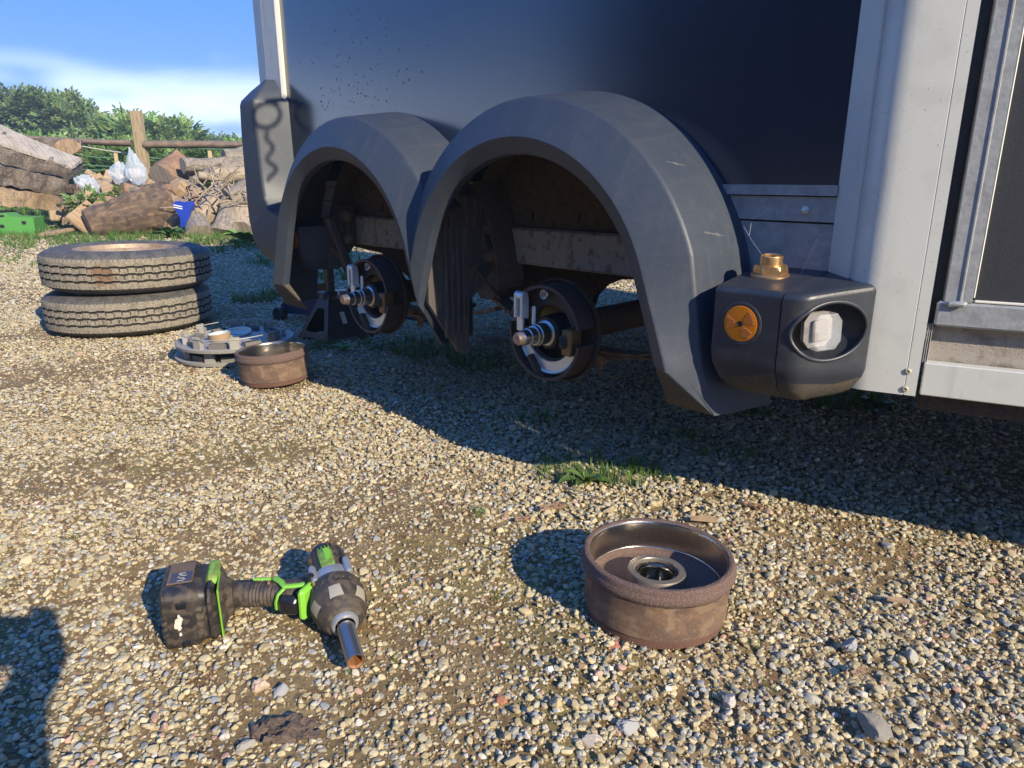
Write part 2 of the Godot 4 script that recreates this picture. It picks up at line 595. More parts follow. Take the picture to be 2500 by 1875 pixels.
func gravel() -> void:
	var top := group_part("gravel", self)
	top.set_meta("kind", "stuff")
	tag(top, "pale crushed stone gravel spread all over the brown yard", "gravel")
	top.set_meta("kind", "stuff")
	var kinds := 7
	var xf := []
	var cs := []
	for k in kinds:
		xf.append([])
		cs.append(PackedColorArray())
	rng.seed = 77
	# fine grit first, then the stones
	for i in 80000:
		var z := 0.25 - 2.6 * pow(rng.randf(), 0.8)
		var wide := absf(z) * 0.86 + 0.6
		var x := rng.randf_range(-wide, wide)
		var size := rng.randf_range(0.0018, 0.0042)
		var k := rng.randi() % kinds
		xf[k].append(Transform3D(Basis(Vector3(rng.randfn(), rng.randfn(), rng.randfn()).normalized(), rng.randf() * 3.0).scaled(Vector3.ONE * size * 1.3), Vector3(x, ground_height(x, z) + size * 0.15, z)))
		var gc := stone_color()
		cs[k].append(Color(gc.r * 0.62 + 0.02, gc.g * 0.53 + 0.01, gc.b * 0.42))
	var bands := [[-0.25, 1.7, 30000.0, 0.0], [1.7, 3.4, 17000.0, 0.10], [3.4, 5.5, 5500.0, 0.45], [5.5, 10.0, 1400.0, 1.1]]
	for b in bands:
		var wide: float = b[1] * 0.80 + 0.45
		var n := int((b[1] - b[0]) * wide * 2.0 * b[2])
		for i in n:
			var z := -rng.randf_range(b[0], b[1])
			var x := rng.randf_range(-wide, wide)
			if absf(x) > -z * 0.80 + 0.45:
				continue
			var q := patchy.get_noise_2d(x * 1.6, z * 1.6) * 0.5 + 0.5
			# the yard is barer on the left, thick with stones along the trailer
			var side := (x - 0.1) * 0.719 + (z + 1.43) * -0.695
			var thick := smoothstep(0.85, -0.35, -side) if side < 0.0 else 1.0
			var track := patchy.get_noise_2d(x * 0.5 + 20.0, z * 2.6 + x * 1.2)
			var along := clampf((q - 0.42) * 1.6 + 0.52 + track * 0.9 + 0.55 * smoothstep(-0.75, -0.05, side) + 0.20 * smoothstep(1.3, 2.6, -z), 0.24, 1.0)
			if rng.randf() > along:
				continue
			var u := rng.randf()
			var size := 0.0028 + 0.0076 * pow(u, 1.9) + (0.010 * rng.randf() if rng.randf() < 0.018 else 0.0)
			size *= 1.0 + b[3]
			if side > -0.3:
				size *= 1.0 + 0.25 * rng.randf()
			var skip := false
			for k in CLEAR:
				if Vector2(x - k[0], z - k[1]).length() < k[2] and size > 0.007:
					skip = true
			if skip:
				continue
			var t := Basis(Vector3(rng.randfn(), rng.randfn() * 0.3, rng.randfn()).normalized(), rng.randf_range(-0.55, 0.55)) * Basis(Vector3.UP, rng.randf() * TAU)
			var y := ground_height(x, z) + size * rng.randf_range(-0.06, 0.20)
			if along > 0.75 and rng.randf() < 0.35:
				y += rng.randf() * 0.006
			var k := rng.randi() % kinds
			xf[k].append(Transform3D(t.scaled(Vector3.ONE * size * 1.25), Vector3(x, y, z)))
			cs[k].append(stone_color())
	for k in kinds:
		var mm := MultiMesh.new()
		mm.transform_format = MultiMesh.TRANSFORM_3D
		mm.use_colors = true
		mm.mesh = pebble_mesh(100 + k, [0.52, 0.62, 0.45, 0.68, 0.56, 0.40, 0.60][k], [3, 6, 7, 5, 8, 6, 9][k])
		mm.instance_count = xf[k].size()
		for i in xf[k].size():
			mm.set_instance_transform(i, xf[k][i])
			mm.set_instance_color(i, cs[k][i])
		var o := MultiMeshInstance3D.new()
		o.multimesh = mm
		o.material_override = M.stone
		o.set_meta("kind", "stuff")
		add_named(o, "stones", top)

func more_materials() -> void:
	var f1 := grain(22, 0.08, 3)
	var f2 := grain(23, 0.06, 3)
	var lng := grain(21, 0.025, 4, 512, 8)
	var rings := grain(24, 0.018, 5, 512, 16)
	var blot := grain(25, 0.010, 4)
	var pits := grain(26, 0.03, 2, 512, 1, FastNoiseLite.TYPE_CELLULAR)
	M.plastic_mud = skin(lin(0.075, 0.066, 0.060), [[lng, lin(0.20, 0.150, 0.110), 0.48, 0.80, 0.7], [f1, lin(0.09, 0.066, 0.048), 0.55, 0.8, 0.7]], 0.8, 0.2, {"bump": f1, "bump_scale": 2.0})
	M.mud_light = skin(lin(0.15, 0.105, 0.07), [[f2, lin(0.09, 0.062, 0.043), 0.45, 0.75, 0.9]], 0.95, 0.06)
	M.amber = plain(lin(0.50, 0.155, 0.006), 0.28)
	M.tail = plain(lin(0.10, 0.10, 0.13), 0.3)
	M.lens = plain(Color(0.93, 0.94, 0.95, 0.20), 0.08)
	M.lens.transparency = BaseMaterial3D.TRANSPARENCY_ALPHA
	M.chrome = plain(lin(0.75, 0.75, 0.73), 0.2, 0.8)
	M.rivet = plain(lin(0.50, 0.45, 0.32), 0.5, 0.3)
	# drums
	M.rust_foot = skin(lin(0.115, 0.058, 0.042), [[f1, lin(0.18, 0.10, 0.07), 0.5, 0.75, 0.7], [f2, lin(0.06, 0.035, 0.03), 0.5, 0.75, 0.8]], 0.95, 0.06, {"bump": f1, "bump_scale": 4.0})
	M.bore = skin(lin(0.52, 0.49, 0.44), [[grain(27, 0.05, 3, 512, 16), lin(0.36, 0.32, 0.26), 0.4, 0.8, 0.6]], 0.24, 0.06, {"metallic": 1.0})
	M.hub = skin(lin(0.30, 0.265, 0.23), [[f2, lin(0.22, 0.18, 0.15), 0.5, 0.75, 0.8]], 0.4, 0.06, {"metallic": 0.6})
	M.grease = plain(lin(0.02, 0.018, 0.016), 0.25)
	M.steel_smooth = plain(lin(0.62, 0.60, 0.55), 0.16, 1.0)
	# tyres and trims
	M.tyre = skin(lin(0.045, 0.046, 0.050), [[f1, lin(0.24, 0.205, 0.15), 0.50, 0.75, 0.55], [blot, lin(0.16, 0.145, 0.12), 0.45, 0.7, 0.5]], 0.8, 0.3)
	M.tread = skin(lin(0.27, 0.235, 0.18), [[f1, lin(0.08, 0.075, 0.068), 0.50, 0.64, 0.85], [f2, lin(0.36, 0.315, 0.24), 0.55, 0.75, 0.7], [blot, lin(0.12, 0.11, 0.095), 0.58, 0.75, 0.6]], 0.95, 0.22, {"bump": f1, "bump_scale": 2.0, "vertex": true})
	M.rim_tan = skin(lin(0.33, 0.25, 0.18), [[blot, lin(0.20, 0.13, 0.08), 0.5, 0.75, 0.8], [f1, lin(0.5, 0.42, 0.33), 0.6, 0.8, 0.7]], 0.55, 0.3, {"metallic": 0.3})
	M.trim_grey = skin(lin(0.30, 0.29, 0.27), [[f2, lin(0.22, 0.20, 0.175), 0.45, 0.75, 0.8], [f1, lin(0.16, 0.14, 0.12), 0.6, 0.8, 0.7]], 0.5, 0.15)
	M.trim_dark = skin(lin(0.13, 0.125, 0.12), [[f2, lin(0.20, 0.18, 0.155), 0.5, 0.75, 0.8]], 0.6, 0.1)
	M.wire = plain(lin(0.34, 0.32, 0.29), 0.5, 0.3)
	M.teal_paint = plain(lin(0.42, 0.50, 0.47), 0.35)
	M.cup_brown = plain(lin(0.36, 0.25, 0.15), 0.55)
	M.cup_white = plain(lin(0.60, 0.60, 0.54), 0.45)
	M.stand = skin(lin(0.018, 0.020, 0.026), [[f2, lin(0.045, 0.045, 0.05), 0.55, 0.8, 0.7]], 0.35, 0.1)
	M.jack_blue = plain(lin(0.015, 0.028, 0.075), 0.3)
	M.sticker = plain(lin(0.45, 0.44, 0.40), 0.6)
	# impact wrench
	M.grip = skin(lin(0.030, 0.026, 0.023), [[blot, lin(0.115, 0.085, 0.058), 0.42, 0.72, 0.8, 0.85], [f1, lin(0.14, 0.10, 0.07), 0.62, 0.8, 0.6, 0.9]], 0.5, 0.09, {"bump": f1, "bump_scale": 0.8})
	M.battery = skin(lin(0.020, 0.019, 0.020), [[blot, lin(0.085, 0.062, 0.043), 0.5, 0.75, 0.8, 0.8], [f1, lin(0.11, 0.08, 0.055), 0.66, 0.82, 0.55, 0.9]], 0.38, 0.11, {"bump": f2, "bump_scale": 0.5})
	M.battery_brown = skin(lin(0.15, 0.10, 0.065), [[f1, lin(0.05, 0.04, 0.035), 0.52, 0.72, 0.9]], 0.7, 0.05)
	M.label_blue = skin(lin(0.030, 0.034, 0.070), [[f1, lin(0.20, 0.15, 0.11), 0.58, 0.72, 0.9], [f2, lin(0.10, 0.09, 0.09), 0.6, 0.75, 0.7]], 0.5, 0.03)
	M.lime = skin(lin(0.19, 0.48, 0.045), [[f2, lin(0.14, 0.24, 0.035), 0.58, 0.8, 0.7]], 0.4, 0.06)
	M.lime_worn = skin(lin(0.19, 0.40, 0.045), [[blot, lin(0.16, 0.19, 0.05), 0.4, 0.7, 0.85], [f1, lin(0.10, 0.085, 0.045), 0.6, 0.78, 0.7]], 0.55, 0.05)
	M.alloy = skin(lin(0.42, 0.44, 0.46), [[f1, lin(0.22, 0.16, 0.11), 0.56, 0.78, 0.8]], 0.42, 0.05, {"metallic": 0.6})
	M.alloy_warm = skin(lin(0.44, 0.40, 0.31), [[f1, lin(0.20, 0.14, 0.08), 0.58, 0.8, 0.8]], 0.5, 0.04, {"metallic": 0.35})
	M.gloss_black = plain(lin(0.012, 0.012, 0.013), 0.22)
	M.socket = skin(lin(0.24, 0.25, 0.27), [[f2, lin(0.36, 0.34, 0.31), 0.55, 0.8, 0.7]], 0.33, 0.05, {"metallic": 0.85})
	M.rust_bore = plain(lin(0.30, 0.135, 0.05), 0.6, 0.2)
	M.paint_white = plain(lin(0.55, 0.50, 0.43), 0.6)
	# wood
	M.bark_slab = skin(lin(0.20, 0.165, 0.13), [[blot, lin(0.085, 0.065, 0.05), 0.48, 0.66, 0.85], [f2, lin(0.36, 0.31, 0.25), 0.56, 0.75, 0.8], [pits, lin(0.06, 0.045, 0.035), 0.62, 0.85, 0.7]], 0.95, 1.1, {"bump": f2, "bump_scale": 5.0})
	M.bark_slab2 = skin(lin(0.36, 0.27, 0.18), [[lng, lin(0.20, 0.13, 0.075), 0.5, 0.7, 0.85], [blot, lin(0.46, 0.33, 0.18), 0.5, 0.7, 0.8], [pits, lin(0.09, 0.06, 0.04), 0.7, 0.9, 0.7]], 0.95, 1.0, {"bump": f2, "bump_scale": 4.0})
	M.bark_brown = skin(lin(0.135, 0.092, 0.062), [[lng, lin(0.27, 0.185, 0.11), 0.5, 0.72, 0.85], [blot, lin(0.055, 0.042, 0.034), 0.5, 0.72, 0.8], [f1, lin(0.05, 0.036, 0.03), 0.6, 0.8, 0.7]], 0.95, 0.7, {"bump": lng, "bump_scale": 5.0})
	M.bark_red = skin(lin(0.24, 0.145, 0.09), [[f2, lin(0.13, 0.075, 0.05), 0.48, 0.7, 0.85], [blot, lin(0.32, 0.22, 0.14), 0.52, 0.75, 0.7]], 0.95, 0.5, {"bump": f1, "bump_scale": 5.0})
	M.bark_grey = skin(lin(0.21, 0.18, 0.145), [[lng, lin(0.11, 0.092, 0.075), 0.45, 0.7, 0.85], [blot, lin(0.31, 0.28, 0.23), 0.52, 0.75, 0.7]], 0.95, 0.4, {"bump": lng, "bump_scale": 5.0})
	M.bark_pale = skin(lin(0.34, 0.275, 0.20), [[lng, lin(0.19, 0.145, 0.10), 0.48, 0.72, 0.8]], 0.9, 0.3, {"bump": lng, "bump_scale": 3.0})
	M.cut_old = skin(lin(0.36, 0.265, 0.165), [[rings, lin(0.20, 0.14, 0.085), 0.45, 0.7, 0.8], [blot, lin(0.13, 0.095, 0.07), 0.55, 0.75, 0.7]], 0.9, 0.4, {"bump": rings, "bump_scale": 2.0})
	M.cut_grey = skin(lin(0.36, 0.315, 0.255), [[rings, lin(0.24, 0.20, 0.16), 0.45, 0.7, 0.8]], 0.9, 0.4)
	M.cut_rings = skin(lin(0.36, 0.25, 0.15), [[rings, lin(0.23, 0.15, 0.09), 0.45, 0.7, 0.8]], 0.9, 0.4)
	M.sawn_grey = skin(lin(0.40, 0.355, 0.30), [[lng, lin(0.25, 0.215, 0.175), 0.48, 0.7, 0.85], [pits, lin(0.10, 0.08, 0.065), 0.75, 0.95, 0.7]], 0.9, 0.9, {"bump": lng, "bump_scale": 3.0})
	M.sawn_tan = skin(lin(0.38, 0.265, 0.165), [[rings, lin(0.27, 0.18, 0.105), 0.45, 0.72, 0.8], [f2, lin(0.30, 0.21, 0.135), 0.58, 0.8, 0.6]], 0.85, 0.4, {"bump": rings, "bump_scale": 2.0})
	M.timber_post = skin(lin(0.34, 0.265, 0.165), [[lng, lin(0.24, 0.18, 0.105), 0.45, 0.7, 0.85]], 0.9, 0.5, {"bump": lng, "bump_scale": 2.0})
	M.timber_rail = skin(lin(0.20, 0.145, 0.105), [[blot, lin(0.13, 0.098, 0.075), 0.45, 0.7, 0.85]], 0.9, 0.8, {"bump": f2, "bump_scale": 2.0})
	M.timber_pale = plain(lin(0.50, 0.38, 0.22), 0.85)
	M.wire_green = plain(lin(0.10, 0.22, 0.12), 0.5)
	M.wire_pale = plain(lin(0.52, 0.52, 0.42), 0.5)
	M.leaf = plain(Color.WHITE, 0.55)
	M.leaf.vertex_color_use_as_albedo = true
	M.leaf.backlight_enabled = true
	M.leaf.backlight = Color(0.30, 0.38, 0.10)
	M.leaf.cull_mode = BaseMaterial3D.CULL_DISABLED
	M.clear_plastic = plain(Color(0.80, 0.85, 0.90, 0.40), 0.22)
	M.clear_plastic.transparency = BaseMaterial3D.TRANSPARENCY_ALPHA
	M.clear_plastic.cull_mode = BaseMaterial3D.CULL_DISABLED
	M.blue_cloth = plain(lin(0.014, 0.045, 0.36), 0.45)
	M.white_cloth = plain(lin(0.75, 0.75, 0.75), 0.6)
	M.green_plastic = plain(lin(0.075, 0.27, 0.06), 0.45)
	M.thread = plain(lin(0.8, 0.8, 0.8), 0.5)
	M.cloth_dark = plain(lin(0.03, 0.035, 0.05), 0.9)
	M.skin_tone = plain(lin(0.42, 0.26, 0.18), 0.5)
	M.hair = plain(lin(0.04, 0.028, 0.02), 0.6)
	M.lip = plain(lin(0.32, 0.13, 0.11), 0.5)
	M.scuff = plain(lin(0.085, 0.090, 0.095), 0.7)
	M.amber_deep = plain(lin(0.36, 0.095, 0.004), 0.35)

# ---------------------------------------------------------------- trailer (its own axes: x to the front, y up, z out of its near side)
const REAR_X := -0.625
const MID_X := -0.3125
const ARCH_Y := 0.354

func circle_poly(cx: float, cy: float, r: float, legs: float) -> PackedVector2Array:
	var p := PackedVector2Array()
	for i in 33:
		var a := deg_to_rad(20.0) + deg_to_rad(140.0) * i / 32
		p.append(Vector2(cx + r * cos(a), cy + r * sin(a)))
	p.append(Vector2(cx - r * 0.94 - 0.06, legs))
	p.append(Vector2(cx + r * 0.94 + 0.06, legs))
	return p

# a flat sheet in the side plane with the two wheel openings taken out
func side_sheet(called: String, x0: float, x1: float, y0: float, y1: float, z0: float, z1: float, m: Material, parent: Node3D) -> void:
	var left := [PackedVector2Array([Vector2(x0, y0), Vector2(x1, y0), Vector2(x1, y1), Vector2(x0, y1)])]
	for cx in [0.0, REAR_X]:
		var rest := []
		for p in left:
			rest.append_array(Geometry2D.clip_polygons(p, circle_poly(cx, ARCH_Y, 0.388, 0.1)))
		left = rest
	for p in left:
		var g := Geo.new()
		g.prism(p, z0, z1)
		put(called, g, m, parent, 30.0)

func arch_point(r: float, t: float, cx: float, side_k: float) -> Vector2:
	# t in -1..1 along the opening: the middle is the arc, the ends are the straight legs
	var a0 := 20.0
	if absf(t) <= 0.78:
		var a := deg_to_rad(90.0 - t / 0.78 * (90.0 - a0))
		return Vector2(cx + r * cos(a), ARCH_Y + r * sin(a))
	var s := signf(t)
	var q := (absf(t) - 0.78) / 0.22
	var a := deg_to_rad(a0)
	var top := Vector2(r * cos(a), ARCH_Y + r * sin(a))
	var y := lerpf(top.y, 0.305, q)
	return Vector2(cx + s * (top.x + (top.y - y) * side_k), y)

# one moulded wheel arch; lo and hi are the planes where it meets its neighbour
func wheel_arch(cx: float, lo: float, hi: float) -> Array:
	# radius, z, slope of the leg
	var prof := [[0.2835, 0.115, 0.364], [0.2835, 0.128, 0.364], [0.2850, 0.1325, 0.364], [0.2880, 0.1355, 0.364], [0.3110, 0.1480, 0.364], [0.3140, 0.1490, 0.364], [0.3180, 0.1470, 0.36], [0.347, 0.1285, 0.27], [0.3770, 0.1095, 0.19], [0.3805, 0.1065, 0.185], [0.3830, 0.1025, 0.185], [0.389, 0.06, 0.20], [0.3955, 0.01, 0.24], [0.401, -0.029, 0.26]]
	var inner := [[0.393, -0.029, 0.26], [0.375, 0.09, 0.19], [0.309, 0.125, 0.364]]
	var rr := []
	var n := 64
	for i in n + 3:
		var t := clampf(-1.0 + 2.0 * (i - 1) / n, -1.0, 1.0)
		var drop := 0.0 if i > 0 and i < n + 2 else 1.0
		var row := []
		for p in prof + inner:
			var q := arch_point(p[0], t, cx, p[2])
			var z: float = p[1]
			if drop > 0.0:
				# the legs are cut in under the flange
				var d := signf(t)
				if z > 0.09:
					var u := clampf((p[0] - 0.284) / 0.030, 0.0, 1.0)
					q = Vector2(cx + d * lerpf(0.307, 0.408 + (p[0] - 0.35) * 0.06, u), lerpf(0.226, 0.234, u))
					z = lerpf(0.068, 0.090, u)
				else:
					q = Vector2(cx + d * (0.411 + (p[0] - 0.383) * 1.9), 0.2345 + (p[0] - 0.383) * 0.05)
			row.append(Vector3(q.x, q.y, z))
		# meet the neighbouring arch in one valley
		var m := prof.size()
		var cut := Vector3.INF
		for j in range(1, m):
			if cut != Vector3.INF:
				row[j] = cut
				continue
			for lim in [lo, hi]:
				var out: bool = row[j].x < lo if lim == lo else row[j].x > hi
				if out:
					var a: Vector3 = row[j - 1]
					var b: Vector3 = row[j]
					var k := clampf((lim - a.x) / (b.x - a.x), 0.0, 1.0) if absf(b.x - a.x) > 1e-6 else 0.0
					cut = a.lerp(b, k)
					cut.x = lim
					row[j] = cut
					break
		for j in row.size():
			row[j].x = clampf(row[j].x, lo, hi)
			if cut != Vector3.INF and j >= m:
				row[j].z = minf(row[j].z, cut.z)
		rr.append(PackedVector3Array(row))
	var g := Geo.new()
	g.rows(rr.slice(1, n + 2), true)
	# the undercut faces of the two feet are caked in dirt, the rest of the feet belongs to the moulding
	var ends := [Geo.new(), Geo.new()]
	for e in 2:
		var p: PackedVector3Array = rr[0 if e == 0 else n + 1]
		var q: PackedVector3Array = rr[1 if e == 0 else n + 2]
		for j in p.size():
			var k := (j + 1) % p.size()
			(ends[e] if j < 5 or j == p.size() - 1 else g).quad(p[j], p[k], q[k], q[j])
	return [g, ends[0], ends[1]]

func arc_band(g: Geo, r0: float, r1: float, z0: float, z1: float, a0: float, a1: float, seg := 24, at := Vector3.ZERO) -> void:
	g.lathe([Vector2(r0, z0), Vector2(r1, z0), Vector2(r1, z1), Vector2(r0, z1)], seg, Transform3D(Basis(Vector3.RIGHT, PI / 2), at), deg_to_rad(a0), deg_to_rad(a1), true)

# brake backplate, shoes and stub axle: axis along z, the plate at z = 0
func brake(parent: Node3D, cx: float) -> void:
	var b := group_part("brake_assembly", parent, Transform3D(Basis.IDENTITY, Vector3(cx, 0.299, 0)))
	var zf := Transform3D(Basis(Vector3.RIGHT, PI / 2), Vector3.ZERO)
	var g := Geo.new()
	g.lathe([Vector2(0.0, -0.006), Vector2(0.099, -0.006), Vector2(0.106, 0.004), Vector2(0.106, 0.010), Vector2(0.103, 0.010), Vector2(0.097, 0.0), Vector2(0.06, 0.0), Vector2(0.0, 0.0)], 56, zf)
	put("backing_plate", g, M.rust_dark, b)
	g = Geo.new()
	arc_band(g, 0.030, 0.062, 0.001, 0.003, 20.0, 175.0)
	put("inner_plate", g, M.olive, b)
	# lathe angles run anticlockwise in the picture plane: 0 is towards the front, 90 is down because of the quarter turn
	for k in 2:
		var a0: float = [-186.0, 12.0][k]
		var a1: float = [-8.0, 162.0][k]
		g = Geo.new()
		arc_band(g, 0.0905, 0.0965, 0.010, 0.058, a0, a1, 36)
		arc_band(g, 0.055, 0.0910, 0.026, 0.031, a0 + 5.0, a1 - 5.0, 30)
		put("brake_shoe", g, M.shoe, b, 35.0)
	# bright expander lever in the lower half
	g = Geo.new()
	var out := PackedVector2Array()
	for i in 15:
		var a := deg_to_rad(-158.0 + 128.0 * i / 14)
		out.append(Vector2(cos(a), sin(a)) * 0.084)
	for i in 15:
		var a := deg_to_rad(-30.0 - 128.0 * i / 14)
		out.append(Vector2(cos(a) * 0.066, sin(a) * 0.062 + 0.002))
	g.prism(out, 0.034, 0.040, Transform3D.IDENTITY, 0.001)
	var rim := []
	for i in 13:
		var a := deg_to_rad(-150.0 + 112.0 * i / 12)
		rim.append(Vector3(cos(a) * 0.083, sin(a) * 0.083, 0.041))
	g.tube(rim, 0.003, 6)
	put("expander_lever", g, M.zinc, b)
	g = Geo.new()
	g.box(Vector3(-0.028, -0.076, 0.047), Vector3(0.013, 0.058, 0.016), 0.003, Basis(Vector3.BACK, deg_to_rad(38.0)))
	put("return_arm", g, M.rust_dark, b)
	# clevis standing beside the stub
	g = Geo.new()
	g.box(Vector3(-0.070, 0.048, 0.058), Vector3(0.007, 0.048, 0.020), 0.002)
	g.box(Vector3(-0.052, 0.048, 0.058), Vector3(0.007, 0.048, 0.020), 0.002)
	g.box(Vector3(-0.061, 0.044, 0.049), Vector3(0.024, 0.044, 0.004), 0.001)
	g.box(Vector3(-0.036, 0.030, 0.046), Vector3(0.010, 0.040, 0.008), 0.003)
	g.box(Vector3(-0.062, 0.012, 0.058), Vector3(0.018, 0.030, 0.006), 0.001)
	var post := Transform3D(Basis(Vector3.BACK, PI / 2), Vector3(-0.049, 0.070, 0.058))
	g.lathe([Vector2(0, 0), Vector2(0.0085, 0), Vector2(0.0085, 0.024), Vector2(0.0055, 0.026), Vector2(0, 0.026)], 14, post)
	put("adjuster_clevis", g, M.zinc, b)
	g = Geo.new()
	g.box(Vector3(0.056, -0.012, 0.034), Vector3(0.026, 0.052, 0.034), 0.003)
	put("anchor_block", g, M.olive_brown, b)
	g = Geo.new()
	g.box(Vector3(0.050, -0.010, 0.054), Vector3(0.018, 0.026, 0.008), 0.004)
	g.ball(Vector3(0.050, -0.010, 0.058), Vector3(0.005, 0.005, 0.004), 10, 6)
	put("anchor_bolt", g, M.black, b)
	# springs
	var coil := []
	for i in 90:
		var a := TAU * i / 9.0
		coil.append(Vector3(0.036 + cos(a) * 0.004, 0.036 - 0.064 * i / 89.0, 0.022 + sin(a) * 0.004))
	g = Geo.new()
	g.tube(coil, 0.0011, 5)
	put("return_spring", g, M.black, b)
	coil = []
	for i in 60:
		var a := TAU * i / 14.0
		coil.append(Vector3(-0.012 + cos(a) * (0.004 + i * 0.0001), 0.076 + sin(a) * (0.004 + i * 0.0001), 0.034 + i * 0.0002))
	g = Geo.new()
	g.tube(coil, 0.0009, 5)
	put("hold_down_spring", g, M.zinc, b)
	# stub axle
	g = Geo.new()
	g.lathe([Vector2(0, 0.0), Vector2(0.037, 0.0), Vector2(0.035, 0.04), Vector2(0.031, 0.046), Vector2(0, 0.046)], 32, zf)
	put("axle_collar", g, M.black, b)
	g = Geo.new()
	g.lathe([Vector2(0, 0.044), Vector2(0.024, 0.044), Vector2(0.0262, 0.046), Vector2(0.0262, 0.050), Vector2(0.0245, 0.0515), Vector2(0.0215, 0.053), Vector2(0.0215, 0.076), Vector2(0.0198, 0.0775), Vector2(0.0198, 0.084), Vector2(0.017, 0.0855), Vector2(0.017, 0.101), Vector2(0.015, 0.1025), Vector2(0.015, 0.116), Vector2(0.0125, 0.119), Vector2(0, 0.119)], 40, zf)
	put("stub_axle", g, M.steel, b)
	g = Geo.new()
	var th := [Vector2(0.0, 0.1185), Vector2(0.0128, 0.1185)]
	for i in 5:
		th.append(Vector2(0.0128, 0.1195 + i * 0.002))
		th.append(Vector2(0.0118, 0.1205 + i * 0.002))
	th.append(Vector2(0.010, 0.131))
	th.append(Vector2(0.003, 0.131))
	th.append(Vector2(0.0, 0.127))
	g.lathe(th, 24, zf)
	put("axle_thread", g, M.rust_bright, b)

